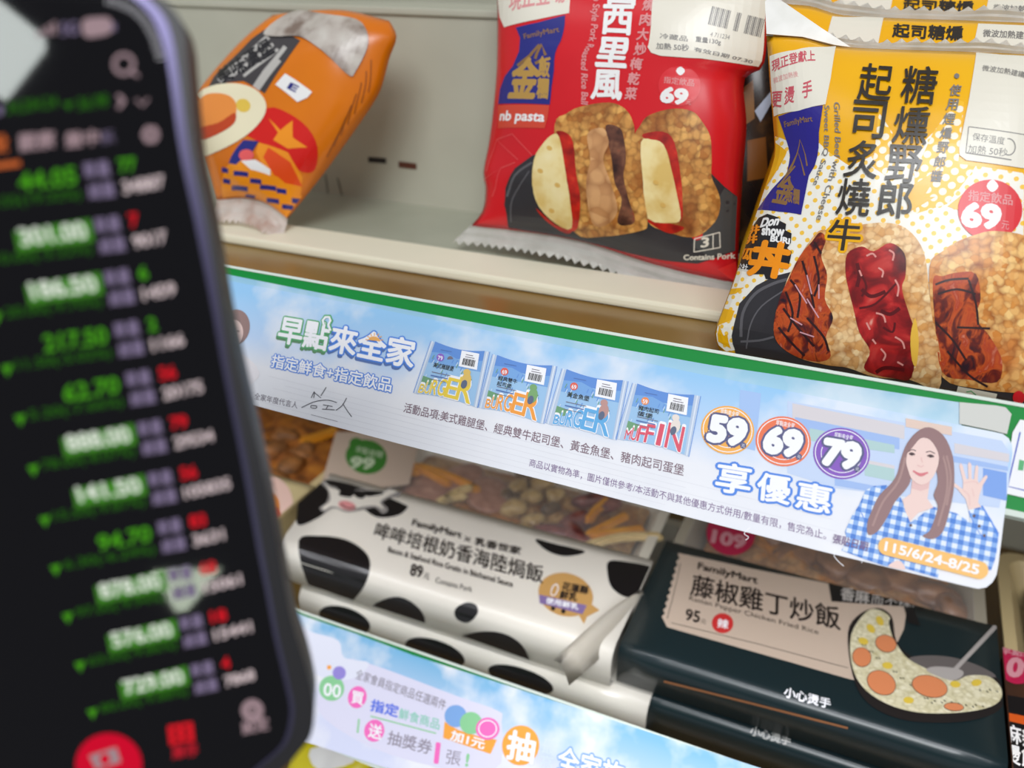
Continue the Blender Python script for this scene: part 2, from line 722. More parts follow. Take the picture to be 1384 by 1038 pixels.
def prism(name, plane, outer, h0, h1, m, parent, inner=None, bev=0.0):
    """outline in plane units raised from h0 to h1; with INNER a ring"""
    bm = bmesh.new()
    if inner is None:
        a = [bm.verts.new(plane.f(p[0], p[1], h1)) for p in outer]
        b = [bm.verts.new(plane.f(p[0], p[1], h0)) for p in outer]
        top = bm.faces.new(a)
        bm.faces.new(b[::-1])
        n = len(a)
        for i in range(n):
            bm.faces.new((a[i], b[i], b[(i + 1) % n], a[(i + 1) % n]))
        if bev:
            bmesh.ops.bevel(bm, geom=list(top.edges), offset=bev, segments=3, affect='EDGES', profile=0.5)
    else:
        n = len(outer)
        V = [[bm.verts.new(plane.f(p[0], p[1], h)) for p in P] for P, h in ((outer, h1), (inner, h1), (inner, h0), (outer, h0))]
        for k in range(4):
            A, B = V[k], V[(k + 1) % 4]
            for i in range(n):
                bm.faces.new((A[i], A[(i + 1) % n], B[(i + 1) % n], B[i]))
    bmesh.ops.recalc_face_normals(bm, faces=bm.faces[:])
    uv_from(bm, lambda c: ((c - plane.O).dot(plane.ex), (c - plane.O).dot(plane.ey)))
    return mk(name, bm, m, parent)


WHITE = mat('paper_white', (238, 238, 240), 0.5)
INK = mat('ink_black', (28, 26, 28), 0.5)
GREY = mat('ink_grey', (120, 112, 125), 0.5)


# ================================================================ setting
def struct(name, bm, m):
    o = mk(name, bm, m, None)
    o['kind'] = 'structure'
    return o


PANEL = ramp_mat('panel_grey_green', [(0.3, (178, 177, 160)), (0.7, (194, 193, 176))], 'noise', 9, 0.35, coords='Object')
struct('wall_back', box_bm(-1.1, 0.8, 0.575, 0.60, CZ - 0.75, CZ + 0.5), PANEL)
struct('wall_left', box_bm(-1.12, -1.1, 0.2, 0.60, CZ - 0.75, CZ + 0.5), PANEL)
struct('wall_right', box_bm(0.8, 0.82, 0.2, 0.60, CZ - 0.75, CZ + 0.5), PANEL)

# ================================================================ shelves and their edge rails
BRONZE = ramp_mat('shelf_bronze', [(0.25, (118, 80, 32)), (0.5, (140, 110, 58)), (0.75, (152, 130, 80))], 'noise', 7, 0.22, detail=3, coords='Object', spec=0.6)
CREAM = mat('tray_cream', (244, 238, 214), 0.4)
TRAYG = ramp_mat('tray_grey_green', [(0.3, (164, 168, 150)), (0.7, (180, 182, 164))], 'noise', 14, 0.25, coords='Object')
GREEN = mat('rail_green', (2, 136, 54), 0.45, spec=0.3)
CLEARW = mat('rail_clear_edge', (214, 224, 214), 0.25)

Q0 = CAMLOC + ray((830, 450)) * 0.33                      # a point on the top edge of the upper rail
TILT = math.radians(47)
EYS = Vector((0, math.sin(TILT), math.cos(TILT)))
strip = Plane((0, Q0.y, Q0.z), (1, 0, 0), EYS)
ZU = Q0.z - 0.016                                         # upper deck level


def rail(name, pl, x0, x1, hgt, label):
    t = thing(name, pl.f((x0 + x1) / 2, -hgt, 0), label, 'shelf edge', None)
    prism('rail_body', pl, [(x0, -0.0012), (x0, -hgt), (x1, -hgt), (x1, -0.0012)], -0.004, 0.0, GREEN, t)
    prism('top_edge', pl, [(x0, 0.0), (x0, -0.0012), (x1, -0.0012), (x1, 0.0)], -0.004, 0.0006, CLEARW, t)
    prism('bottom_edge', pl, [(x0, -hgt), (x0, -hgt - 0.002), (x1, -hgt - 0.002), (x1, -hgt)], -0.004, 0.00015, CLEARW, t)
    return t


rail('price_rail', strip, -0.75, 0.45, 0.036, 'green price rail along the upper shelf front, behind the long sky blue banner')
t = thing('refrigerator_shelf', (0, 0.4, ZU), 'upper brown refrigerator shelf under the rice ball packs and their cream edged tray', 'shelf', 'refrigerator shelves')
mk('deck', box_bm(-1.1, 0.8, Q0.y + 0.004, 0.575, ZU - 0.010, ZU, 0.0005), BRONZE, t)
mk('front_channel', box_bm(-1.1, 0.8, Q0.y - 0.006, Q0.y + 0.004, ZU - 0.022, ZU - 0.010), BRONZE, t)

YLIP = (CAMLOC + ray((830, 415)) * ((ZU - CZ) / ray((830, 415)).z)).y
t = thing('shelf_tray', (-0.1, YLIP, ZU), 'grey green plastic tray with a cream front lip, standing on the upper shelf', 'tray')
mk('tray_floor', box_bm(-1.0, 0.7, YLIP + 0.03, 0.50, ZU + 0.0004, ZU + 0.003), TRAYG, t)
mk('front_lip', box_bm(-1.0, 0.7, YLIP, YLIP + 0.03, ZU + 0.0004, ZU + 0.0055, 0.0016), CREAM, t)
YP = 0.455
mk('back_panel', box_bm(-1.0, 0.7, YP, YP + 0.004, ZU + 0.003, CZ - 0.040), PANEL, t)
mk('panel_ledge', box_bm(-1.0, 0.7, YP - 0.002, YP + 0.04, CZ - 0.040, CZ - 0.036, 0.001), PANEL, t)
panel = Plane((0, YP, ZU), (1, 0, 0), (0, 0, 1))
DARK = mat('slot_dark', (38, 34, 32), 0.6)
RUST = mat('slot_rust', (92, 48, 32), 0.6)
for pts, m in (([(498, 212), (522, 214), (522, 221), (498, 219)], DARK), ([(539, 218), (563, 221), (563, 229), (539, 226)], RUST)):
    prism('slot', panel, [panel.inv(p) for p in pts][::-1], -0.003, 0.0004, m, t)
P = Print(panel, t)
SEAM = mat('panel_seam', (112, 112, 98), 0.5)
P.line([(440, 236), (446, 280)], 2, SEAM)
P.line([(456, 240), (468, 284)], 2, SEAM)
P.done('seam_lines')

QL = CAMLOC + ray((700, 926)) * 0.425
low = Plane((0, QL.y, QL.z), (1, 0, 0), EYS)
ZL = CZ - 0.3812
t = thing('refrigerator_shelf', (0, 0.42, ZL), 'lower brown refrigerator shelf under the boxed rice meals', 'shelf', 'refrigerator shelves')
mk('deck', box_bm(-1.1, 0.8, QL.y + 0.002, 0.575, ZL - 0.010, ZL, 0.0005), BRONZE, t)
rail('price_rail', low, -0.75, 0.45, 0.058, 'green plastic price rail along the front of the lower shelf, below the boxed meals')
t = thing('refrigerator_shelf', (0, 0.42, CZ - 0.64), 'bottom refrigerator shelf, deep in shade below the lower price rail', 'shelf', 'refrigerator shelves')
mk('deck', box_bm(-1.1, 0.8, 0.24, 0.575, CZ - 0.65, CZ - 0.64, 0.0005), BRONZE, t)


# ================================================================ upper banner
def sky_mat(name, v0, v1, top, mid, bot, cloud=(240, 240, 244), a=0.4):
    if name in MATS:
        return MATS[name]
    m = ramp_mat(name, [(0.0, bot), (0.35, bot), (0.6, mid), (1.0, top)], 'noise', 30, 0.45)
    nt = m.node_tree
    b = nt.nodes['Principled BSDF']
    tc = nt.nodes['Texture Coordinate']
    sp = nt.nodes.new('ShaderNodeSeparateXYZ')
    nt.links.new(tc.outputs['UV'], sp.inputs[0])
    mr = nt.nodes.new('ShaderNodeMapRange')
    mr.inputs[1].default_value, mr.inputs[2].default_value = v1, v0
    nt.links.new(sp.outputs[1], mr.inputs[0])
    r = nt.nodes['Color Ramp']
    nt.links.new(mr.outputs[0], r.inputs['Fac'])
    nz = nt.nodes['Noise Texture']
    cr = nt.nodes.new('ShaderNodeMapRange')
    cr.inputs[1].default_value, cr.inputs[2].default_value = 0.44, 0.62
    nt.links.new(nz.outputs['Fac'], cr.inputs[0])
    ml = nt.nodes.new('ShaderNodeMath')
    ml.operation = 'MULTIPLY'
    ml.inputs[1].default_value = a
    nt.links.new(cr.outputs[0], ml.inputs[0])
    mx = nt.nodes.new('ShaderNodeMix')
    mx.data_type = 'RGBA'
    nt.links.new(ml.outputs[0], mx.inputs['Factor'])
    nt.links.new(r.outputs['Color'], mx.inputs[6])
    mx.inputs[7].default_value = lin(cloud)
    nt.links.new(mx.outputs[2], b.inputs['Base Color'])
    return m


SKY = sky_mat('banner_sky', -0.012, -0.062, (150, 200, 240), (190, 214, 244), (233, 234, 240), a=0.75)
SKY2 = sky_mat('backing_sky', -0.004, -0.02, (140, 190, 216), (160, 204, 226), (176, 212, 232), a=0.5)
card = [(292, 377), (300, 379), (500, 416.5), (700, 456.5), (960, 510), (1150, 546.5), (1343, 585.5), (1354, 588), (1362, 594), (1366.5, 603), (1367, 614),
        (1356, 700), (1348, 764), (1345.5, 778), (1340, 788), (1332, 794.5), (1321, 796.5), (1300, 792), (1100, 743.5), (960, 707.5), (750, 653.5), (540, 600.5), (340, 547.5), (290, 536)]
back = [(290, 368), (300, 370), (500, 410), (700, 447.5), (960, 494), (1150, 522), (1299, 545), (1299, 582), (960, 516), (700, 463), (500, 422), (292, 382)]
t = thing('shelf_banner', strip.f(0, -0.03, 0.001), 'long sky blue banner on the upper green rail, with a printed waving woman', 'sign')
strip.obj = None
prism('backing_strip', strip, [strip.inv(p) for p in back][::-1], 0.0002, 0.0006, SKY2, t)
strip.obj = prism('banner_card', strip, [strip.inv(p) for p in card][::-1], 0.0008, 0.0013, SKY, t)
tab = [(1296, 545), (1345, 549.5), (1358, 552), (1366, 561), (1360, 588), (1340, 583), (1296, 574)]
prism('clip_tab', strip, [strip.inv(p) for p in tab][::-1], 0.0006, 0.0011, mat('clip_tab_grey', (206, 206, 200), 0.4), t)
P = Print(strip, t, base=0.00140, lay=0.00006)

# soft cloud bank and faint shop shelves printed behind the woman
SH = mat('print_pale_blue', (196, 212, 240), 0.5)
SHB = mat('print_shelf_blue', (158, 186, 234), 0.5)
SHC = mat('print_shelf_sand', (214, 208, 212), 0.5)
SHD = mat('print_deep_blue', (120, 160, 228), 0.5)
SHG = mat('print_shelf_green', (176, 206, 206), 0.5)
cb = crop(920, 500, 2.983)
P.poly(cb((240, 85), (325, 100), (300, 330), (230, 310)), mat('print_pillar', (164, 194, 238), 0.5), 0)
P.poly(cb((430, 130), (1290, 290), (1325, 340), (1280, 560), (620, 480), (430, 420)), SH, 0)
for a, bb, c, d, m in ((450, 140, 900, 230, SHC), (460, 195, 880, 275, SHB), (520, 240, 860, 300, SHG), (560, 330, 860, 385, SHC), (1100, 300, 1320, 350, SHC),
                       (1090, 350, 1315, 385, SHB), (1215, 400, 1310, 520, SHD), (740, 380, 860, 440, SHG), (620, 440, 830, 480, SHB)):
    P.poly(cb((a, bb), (c, bb + (c - a) * .2), (c, d + (c - a) * .12), (a, d - 10)), m, 1)
P.poly(cb((905, 200), (1090, 235), (1090, 270), (905, 235)), mat('print_peach', (226, 200, 186), 0.5), 2)
P.done('printed_backdrop')
ca = crop(300, 340, 3.46)
WGR = mat('print_wood_line', (222, 222, 228), 0.5)
for k in range(6):
    xs = [(360, 640, 900, 1120)[j] + k * 17 % 40 for j in range(4 if k % 2 else 3)]
    P.line([(x, 553 + (x - 360) * .2545 - 7 - k * 7.5) for x in xs], 0.5, WGR, 0)
P.done('printed_wood_grain')

GREENP, BLUEP, NAVYP = mat('print_green', (86, 172, 112), 0.5), mat('print_blue', (72, 134, 226), 0.5), mat('print_slate_blue', (86, 116, 176), 0.5)
PW = mat('print_white', (246, 246, 250), 0.5)
# headline
for body, m, m2, p0, p1, pt in (('早點', GREENP, mat('print_dark_green', (92, 140, 100), 0.5), (377, 464), (443, 476), (384, 429)),
                               ('來全家', BLUEP, NAVYP, (446, 476), (559, 500), (453, 440))):
    P.text(body, (p0[0] - 2, p0[1] + 4), (p1[0] - 2, p1[1] + 4), (pt[0] - 2, pt[1] + 4), m2, 1, 0.05)
    P.text(body, p0, p1, pt, m, 2, 0.075)
    P.text(body, p0, p1, pt, PW, 3, 0.028)
P.line(ca((485, 350), (478, 330), (492, 310), (512, 310), (520, 330), (510, 350), (520, 380)), 5, GREENP, 4)
P.line(ca((485, 350), (480, 330), (492, 314), (510, 314), (516, 330), (506, 350), (516, 378)), 3, PW, 5)
P.ell(ca((720, 425))[0], 8, 6, mat('print_sun', (240, 176, 96), 0.5), 4, rot=10, a0=180, a1=360)
for k in range(7):
    an = math.radians(190 + k * 27)
    c = ca((720, 425))[0]
    P.line([(c[0] + 8 * math.cos(an), c[1] + 7 * math.sin(an)), (c[0] + 12 * math.cos(an), c[1] + 11 * math.sin(an))], 1.2, mat('print_sun', (240, 176, 96), 0.5), 4)
P.done('printed_headline')
p0, p1, pt = (368, 497.5), (529.8, 532), (371.7, 480)
P.text('指定鮮食+指定飲品', p0, p1, pt, BLUEP, 1, 0.085)
P.text('指定鮮食+指定飲品', p0, p1, pt, PW, 2, 0.018)
P.done('printed_subheading')
P.text('全家年度代言人', (345.5, 541), (404, 554), (347, 532), GREY, 1)
P.done('printed_caption')
INKS = mat('print_signature', (84, 84, 92), 0.5)
for s in (((425, 690), (440, 660), (437, 690)), ((495, 640), (470, 680)), ((440, 665), (470, 690)), ((380, 735), (440, 708), (500, 700), (545, 712)),
          ((425, 725), (450, 728), (446, 738), (424, 735), (425, 725)), ((480, 722), (525, 730)), ((505, 724), (494, 742)), ((476, 742), (535, 746)),
          ((590, 690), (570, 725), (540, 748)), ((572, 716), (590, 745), (614, 778))):
    P.line(ca(*s), 1.1, INKS, 1, smooth=4)
P.line(ca((425, 768), (548, 800)), 0.6, GREY, 1)
P.done('printed_signature')
# small portrait at the left end
P.ell((321, 444), 19, 24, mat('print_hair', (150, 122, 118), 0.5), 1, rot=8)
P.ell((317, 452), 14, 18, mat('print_skin', (238, 208, 200), 0.5), 2, rot=8)
P.line([(308, 448), (313, 447)], 2, mat('print_hair', (150, 122, 118), 0.5), 3)
P.line([(321, 449), (326, 450)], 2, mat('print_hair', (150, 122, 118), 0.5), 3)
P.line([(314, 462), (321, 463)], 2, mat('print_lips', (216, 120, 128), 0.5), 3)
P.poly([(300, 482), (322, 478), (345, 492), (352, 512), (318, 532), (300, 520)], mat('print_shirt_pale', (236, 232, 236), 0.5), 1, 3)
P.done('printed_portrait')
MAUVE = mat('print_mauve', (128, 104, 116), 0.5)
P.text('活動品項:美式雞腿堡、經典雙牛起司堡、黃金魚堡、豬肉起司蛋堡', (546.7, 558.6), (924, 645), (549.7, 545.6), MAUVE, 1, 0.006)
P.done('printed_item_list')
LILAC = mat('print_lilac', (124, 98, 142), 0.5)
P.text('商品以實物為準，圖片僅供參考/本活動不與其他優惠方式併用/數量有限，售完為止。', (716, 631.8), (1116, 731), (718, 621), LILAC, 1)
P.text('張貼日期', (1124.5, 735), (1171, 746.5), (1127, 723), LILAC, 12, 0.01)
P.done('printed_fine_print')

# four printed packs
packs = [((590, 463.7), (656.8, 476.4), (641.7, 550.8), (565.8, 533.5), (584, 462.8), (560.5, 532.6), (663.5, 477.5), (647, 553), (236, 206, 70), '美式雞腿堡', 'BURGER', (140, 96, 196), '79', (226, 190, 100)),
         ((673.5, 481.9), (747.9, 496), (731, 573.5), (656, 553.8), (667, 480.5), (648, 552.5), (754, 497), (736.5, 574.5), (244, 160, 66), '經典雙牛起司堡', 'BURGER', (226, 98, 80), '69', (122, 168, 110)),
         ((767, 501), (842.9, 515.9), (828.3, 595.4), (747.3, 575.7), (760.5, 500), (738.5, 573.5), (850, 517.3), (834, 596.5), (96, 172, 226), '黃金魚堡', 'BURGER', (226, 98, 80), '69', (190, 146, 140)),
         ((862.3, 520.4), (939, 535.6), (925.4, 616), (843.5, 596.3), (855.5, 519.5), (833, 594.5), (947.5, 537.3), (931.5, 619), (222, 82, 104), '豬肉起司蛋堡', 'MUFFIN', (240, 142, 80), '59', (234, 222, 214))]
SILV, SILL = mat('print_silver', (188, 204, 226), 0.45), mat('print_silver_light', (222, 230, 242), 0.45)
PKT, PKM, PKL = mat('print_pack_blue', (96, 144, 216), 0.45), mat('print_pack_mid', (156, 196, 232), 0.45), mat('print_pack_pale', (206, 224, 240), 0.45)
for TL, TR, BR, BL, sTL, sBL, sTR, sBR, cl, nm, word, bc, price, crit in packs:
    TL, TR, BR, BL, sTL, sBL, sTR, sBR = [Vector(v) for v in (TL, TR, BR, BL, sTL, sBL, sTR, sBR)]

    def q(a, b, sag=True):
        p = (BL * (1 - a) + BR * a) * (1 - b) + (TL * (1 - a) + TR * a) * b
        return p + (Vector((0, 4.5 * math.sin(math.pi * a) * (2 * abs(b - .5)) - 3 * a * math.sin(math.pi * a) * 0)) if sag and b > .5 else Vector((0, -3.0 * math.sin(math.pi * a) * (2 * abs(b - .5)))) if sag else Vector((0, 0)))

    def band(a0, b0, a1, b1):
        n = 8
        return [q(a0 + (a1 - a0) * k / n, b0) for k in range(n + 1)] + [q(a1 + (a0 - a1) * k / n, b1) for k in range(n + 1)]
    P.poly([sTL, TL + Vector((2, 2)), BL + Vector((1, 1)), sBL], SILV, 1)
    P.poly([TR - Vector((2, 0)), sTR, sBR, BR - Vector((1, 0))], SILV, 1)
    P.line([sTL * .6 + TL * .4, sBL * .6 + BL * .4], 1.6, SILL, 2)
    P.line([sTR * .5 + TR * .5, sBR * .5 + BR * .5], 1.8, SILL, 2)
    P.line([sTR, sBR], 0.9, PKT, 2)
    P.line([sTL, sBL], 0.7, PKT, 2)
    P.poly(band(0, 0, 1, 1), PKM, 3)
    P.poly(band(0, .80, 1, 1), PKT, 4)
    P.poly([q(0, .80), q(.3, .86), q(.6, .76), q(1, .82), q(1, .62), q(0, .6)], mat('print_pack_sky', (120, 168, 224), 0.45), 4)
    for k in range(26):
        a, b = (k * .377) % 1 * .92 + .04, .3 + (k * .237) % 1 * .42
        P.line([q(a, b), q(a + .015, b + .08)], 1.0, (PKL, PKT, mat('print_leaf', (110, 160, 120), .45))[k % 3], 5)
    P.poly([q(0, .34), q(.22, .3), q(.2, .2), q(0, .14)], mat('print_leaf', (110, 160, 120), .45), 5)
    LC = mat('print_word_%d_%d' % cl[:2], cl, 0.45)
    xs = [0, .1, .2, .32, .46, .66, .93]
    for k, ch in enumerate(word):
        hb = .16 + .055 * k
        P.text(ch, q(xs[k] + .01, .015 + .0 * k), q(xs[k + 1], .015), q(xs[k] + .01, .02 + hb + .03), PW, 6, 0.04)
        P.text(ch, q(xs[k] + .01, .015 + .0 * k), q(xs[k + 1], .015), q(xs[k] + .01, .02 + hb), LC, 7, 0.012)
    P.poly([q(.56, .93, 0), q(.91, .93, 0), q(.93, .64, 0), q(.58, .64, 0)], PW, 6)
    for k in range(12):
        a = .64 + k * .02
        P.line([q(a, .80, 0), q(a, .68, 0)], .8 if k % 3 else 1.3, INK, 7)
    P.line([q(.66, .87, 0), q(.8, .87, 0)], 1, GREY, 7)
    P.line([q(.66, .83, 0), q(.84, .83, 0)], 1, GREY, 7)
    c = q(.2, .73, 0)
    P.ell(c, 5.2, 5.2, mat('print_badge_%d' % bc[0], bc, .5), 6)
    P.text(price, c + Vector((-3.2, 3)), c + Vector((3, 4)), c + Vector((-3, -2.4)), PW, 7, 0.02)
    P.line([q(.16, .87, 0), q(.38, .87, 0)], .8, NAVYP, 6)
    if word == 'BURGER' and price == '79':
        P.ell(q(.39, .73, 0), 4, 4.4, GREY, 6, a0=180, a1=360)
    if len(nm) > 5:
        P.text(nm[:4], q(.12, .56, 0), q(.46, .56, 0), q(.12, .64, 0), INK, 7, 0.01)
        P.text(nm[4:], q(.12, .46, 0), q(.38, .46, 0), q(.12, .54, 0), INK, 7, 0.01)
    else:
        P.text(nm, q(.12, .53, 0), q(.5, .53, 0), q(.12, .62, 0), INK, 7, 0.01)
    for k in range(3):
        P.line([q(.13, .44 - k * .065, 0), q(.48 - .03 * k, .44 - k * .065, 0)], (0.9, 1.6, .8)[k], (GREY, NAVYP, GREY)[k], 7)
    cm = mat('print_figure_%d' % crit[0], crit, .5)       # a plain coloured shape
    P.ell(q(.78, .42, 0), 6.5, 10, cm, 8, rot=14)
    P.ell(q(.76, .56, 0), 5.0, 4.6, cm, 8, rot=14)
    P.ell(q(.76, .34, 0), 4.0, 6, mat('print_figure_shade', (92, 104, 130), .5), 9, rot=20)
    P.done('printed_pack')

# price badges
for c, r, cl, n, rot in (((983.7, 583), (36, 32.5), (246, 176, 76), '59', 12), ((1058.5, 598.2), (37.5, 33.5), (238, 118, 76), '69', 12), ((1137, 614.7), (38.5, 34.5), (132, 84, 188), '79', 12)):
    m = mat('print_badge_%d' % cl[0], cl, .5)
    P.ell(c, r[0], r[1], m, 2, rot)
    P.ring(c, r[0] - 3, r[1] - 3, 1.2, PW, 3, rot)
    P.ring((c[0], c[1] + 1), r[0] - 11, r[1] - 10, 1.0, PW, 3, rot, -10, 190)
    P.text('早點來全家', (c[0] - 10, c[1] - 22), (c[0] + 15, c[1] - 17), (c[0] - 9, c[1] - 29), PW, 3, 0.01)
    a = ((c[0] - 26, c[1] + 13), (c[0] + 20, c[1] + 21), (c[0] - 20, c[1] - 19))
    P.text(n, *a, mat('print_badge_ink', (84, 86, 130), .5), 4, 0.13)
    P.text(n, *a, PW, 5, 0.07)
    P.ell((c[0] + 21, c[1] + 21), 4.2, 4.2, mat('print_badge_ink', (84, 86, 130), .5), 6)
    P.text('元', (c[0] + 18.5, c[1] + 23), (c[0] + 23, c[1] + 24), (c[0] + 19, c[1] + 18.5), PW, 7)
    P.done('printed_price_badge')
for ch, p0, p1, pt in (('享', (967, 664), (1012, 671.5), (972, 626)), ('優', (1023, 676), (1066, 683.5), (1026, 640)), ('惠', (1075, 687), (1120, 696), (1080, 652))):
    P.text(ch, p0, p1, pt, BLUEP, 1, 0.10)
    P.text(ch, p0, p1, pt, PW, 2, 0.026)
P.done('printed_slogan')

# the printed woman
cw = crop(1130, 560, 4.325)
HAIR, HAIR2, SKIN, SKIN2 = mat('print_brown_hair', (146, 112, 112), .5), mat('print_brown_hair_light', (168, 134, 130), .5), mat('print_skin', (240, 212, 206), .5), mat('print_skin_shade', (228, 188, 184), .5)
PL = check_mat('print_gingham', (226, 234, 246), (134, 174, 232), (66, 124, 210), 0.0031)
LIP, EYE = mat('print_lips', (216, 120, 128), .5), mat('print_eye', (96, 72, 74), .5)
P.poly(cw((290, 420), (220, 425), (170, 450), (130, 540), (90, 600), (50, 690), (62, 740), (30, 800), (160, 850), (280, 890), (400, 905), (590, 960), (600, 880), (800, 915), (900, 915), (930, 830),
          (945, 700), (900, 620), (840, 530), (770, 565), (780, 640), (700, 585), (560, 545), (430, 640), (370, 480)), PL, 3)
P.line(cw((845, 540), (905, 640), (940, 720)), 2, BLUEP, 4)
P.line(cw((770, 570), (800, 650), (860, 740)), 1.2, BLUEP, 4)
P.line(cw((700, 590), (650, 700), (640, 780)), 1.2, BLUEP, 4)
P.line(cw((130, 545), (170, 640), (160, 720)), 1.2, BLUEP, 4)
for b in ((432, 655), (800, 600), (830, 660), (860, 715)):
    P.ell(cw(b)[0], 2, 2, EYE, 5)
P.poly(cw((300, 890), (345, 862), (380, 868), (400, 912), (330, 902)), SKIN, 4, 3)
P.poly(cw((440, 390), (432, 470), (385, 505), (400, 570), (428, 632), (480, 580), (565, 552), (530, 500), (545, 390)), SKIN, 4)
P.poly(cw((440, 400), (438, 440), (490, 455), (535, 440), (545, 390)), SKIN2, 5)
P.poly(cw((540, 85), (470, 110), (410, 180), (375, 270), (355, 350), (320, 410), (250, 480), (210, 560), (180, 640), (185, 710), (240, 690), (300, 600), (340, 520), (400, 450), (430, 400),
          (450, 300), (560, 300), (590, 400), (565, 480), (590, 540), (570, 620), (540, 690), (500, 718), (560, 735), (620, 690), (660, 560), (682, 450), (685, 330), (670, 230), (620, 130)), HAIR, 6, 3)
for s in (((600, 200), (640, 330), (640, 470), (590, 660)), ((400, 260), (360, 400), (270, 520), (210, 660)), ((640, 250), (665, 380), (640, 540))):
    P.line(cw(*s), 3, HAIR2, 7, smooth=4)
P.poly(cw((500, 145), (450, 165), (420, 210), (405, 280), (415, 330), (440, 390), (490, 420), (540, 400), (575, 350), (595, 280), (590, 210), (560, 160)), SKIN, 8, 4)
P.poly(cw((500, 105), (440, 150), (405, 240), (440, 205), (490, 150), (545, 160), (590, 230), (600, 300), (625, 220), (590, 130)), HAIR, 9, 3)
for s, w, m in ((((418, 228), (440, 216), (462, 224)), 1.1, EYE), (((520, 232), (545, 226), (572, 240)), 1.1, EYE), (((422, 242), (438, 236), (455, 246)), 2.2, EYE), (((528, 254), (548, 248), (566, 258)), 2.2, EYE),
                (((470, 305), (490, 316), (508, 308)), 1.2, SKIN2), (((492, 260), (500, 290)), 1.0, SKIN2), (((445, 340), (485, 358), (532, 350)), 2.4, LIP), (((460, 352), (490, 368), (518, 358)), 2.0, LIP)):
    P.line(cw(*s), w, m, 10, smooth=3)
for e_ in ((438, 243), (548, 255)):
    P.ell(cw(e_)[0], 2.6, 1.9, mat('print_pupil', (70, 48, 52), .5), 11)
P.poly(cw((770, 565), (750, 500), (700, 440), (645, 412), (648, 400), (690, 410), (735, 445), (737, 400), (715, 310), (722, 290), (735, 310), (755, 385), (768, 385), (765, 300), (772, 285), (785, 300),
          (787, 385), (800, 387), (808, 315), (818, 303), (826, 318), (822, 392), (830, 410), (860, 370), (875, 362), (879, 376), (850, 425), (832, 480), (824, 520), (842, 548)), SKIN, 4)
for s in (((740, 410), (800, 400), (825, 415)), ((735, 450), (770, 480), (775, 540)), ((790, 440), (800, 490))):
    P.line(cw(*s), .8, SKIN2, 5, smooth=3)
P.done('printed_woman')
# date pill
PILL = mat('print_pill', (246, 190, 104), .5)
c0, c1 = Vector((1198, 740)), Vector((1322, 772))
d = (c1 - c0).normalized()
n = Vector((-d.y, d.x))
pts = [c0 + 12 * (n * math.cos(a) - d * math.sin(a)) for a in [math.radians(x) for x in range(0, 181, 15)]] + [c1 + 12 * (-n * math.cos(a) + d * math.sin(a)) for a in [math.radians(x) for x in range(0, 181, 15)]]
P.poly(pts, PILL, 11)
P.text('115/6/24-8/25', (1194.5, 745.5), (1320, 778), (1196.5, 733.5), PW, 12, 0.03)
P.done('printed_date')

# frayed paper threads at the lower edge
for th in (((1014, 714), (1006, 722), (1012, 727), (1008, 731)), ((1129, 744), (1127, 752), (1133, 760), (1140, 766)), ((1165, 752), (1164, 762))):
    P.line(th, 0.9, PW, 1, smooth=4)
    P.done('paper_thread')

strip.obj = None
# neighbouring label card on the same rail
t = thing('price_label', strip.f(0.16, -0.02, 0.001), 'white card edged in blue beside the waving woman banner', 'label')
lab = [(1368, 585), (1378, 568), (1420, 575), (1404, 678), (1356, 667)]
strip.obj = prism('card', strip, [strip.inv(p) for p in lab][::-1], 0.0002, 0.0007, WHITE, t)
P = Print(strip, t, base=0.0008)
BL2 = mat('print_border_blue', (70, 92, 190), .5)
P.line([(1378, 585), (1361, 658), (1398, 667)], 2, BL2, 0)
P.poly([(1377, 622), (1384, 624), (1382, 637), (1375, 636)], GREENP, 0)
P.done('printed_border')

# ================================================================ lower banner
t = thing('shelf_banner', low.f(0, -0.03, 0.001), 'pale blue banner with pink and orange discs, on the rail below the cow print box', 'sign')
SKY3 = sky_mat('lower_sky', -0.003, -0.045, (120, 182, 222), (176, 206, 236), (214, 218, 242), a=0.9)
cd = crop(380, 810, 2.66)
lc = [(280, 792), (395, 827), (480, 856), (560, 886), (700, 931), (900, 997), (1050, 1045), (1300, 1128), (1300, 1220), (1000, 1140), (800, 1100), (640, 1072), (520, 1037), (400, 998), (280, 965)]
low.obj = prism('banner_card', low, [low.inv(p) for p in lc][::-1], 0.0004, 0.0009, SKY3, t)
P = Print(low, t, base=0.0010)
PANW = mat('print_panel_lilac', (222, 220, 240), .5)
P.poly(cd((140, 330), (215, 230), (300, 225), (640, 350), (780, 400), (795, 440), (760, 620), (400, 560), (160, 430)), PANW, 0, 4)
P.poly(cd((20, 90), (120, 120), (210, 150), (230, 210), (320, 230), (240, 290), (60, 240)), mat('print_cloud', (228, 230, 244), .5), 0, 4)
GRP, PKP, ORP, PBP = mat('print_soft_green', (140, 206, 150), .5), mat('print_pink', (244, 110, 190), .5), mat('print_orange', (248, 166, 60), .5), mat('print_soft_blue', (124, 168, 224), .5)
P.ell(cd((185, 320))[0], 17, 17, GRP, 1)
P.text('00', *cd((155, 345), (215, 355), (160, 300)), PW, 2, .02)
P.ell(cd((212, 265))[0], 9, 9, mat('print_violet', (150, 136, 214), .5), 1)
P.ell(cd((176, 245))[0], 3, 3, mat('print_orange', (248, 166, 60), .5), 1)
P.text('全家會員指定商品任選兩件', *cd((268, 285), (590, 400), (278, 250)), GREY, 1)
P.ell(cd((277, 352))[0], 12.5, 15, PKP, 1, rot=15)
P.text('買', *cd((255, 372), (297, 382), (260, 328)), PW, 2, .02)
P.text('指定', *cd((322, 400), (420, 425), (330, 358)), mat('print_royal', (90, 116, 226), .5), 1, .03)
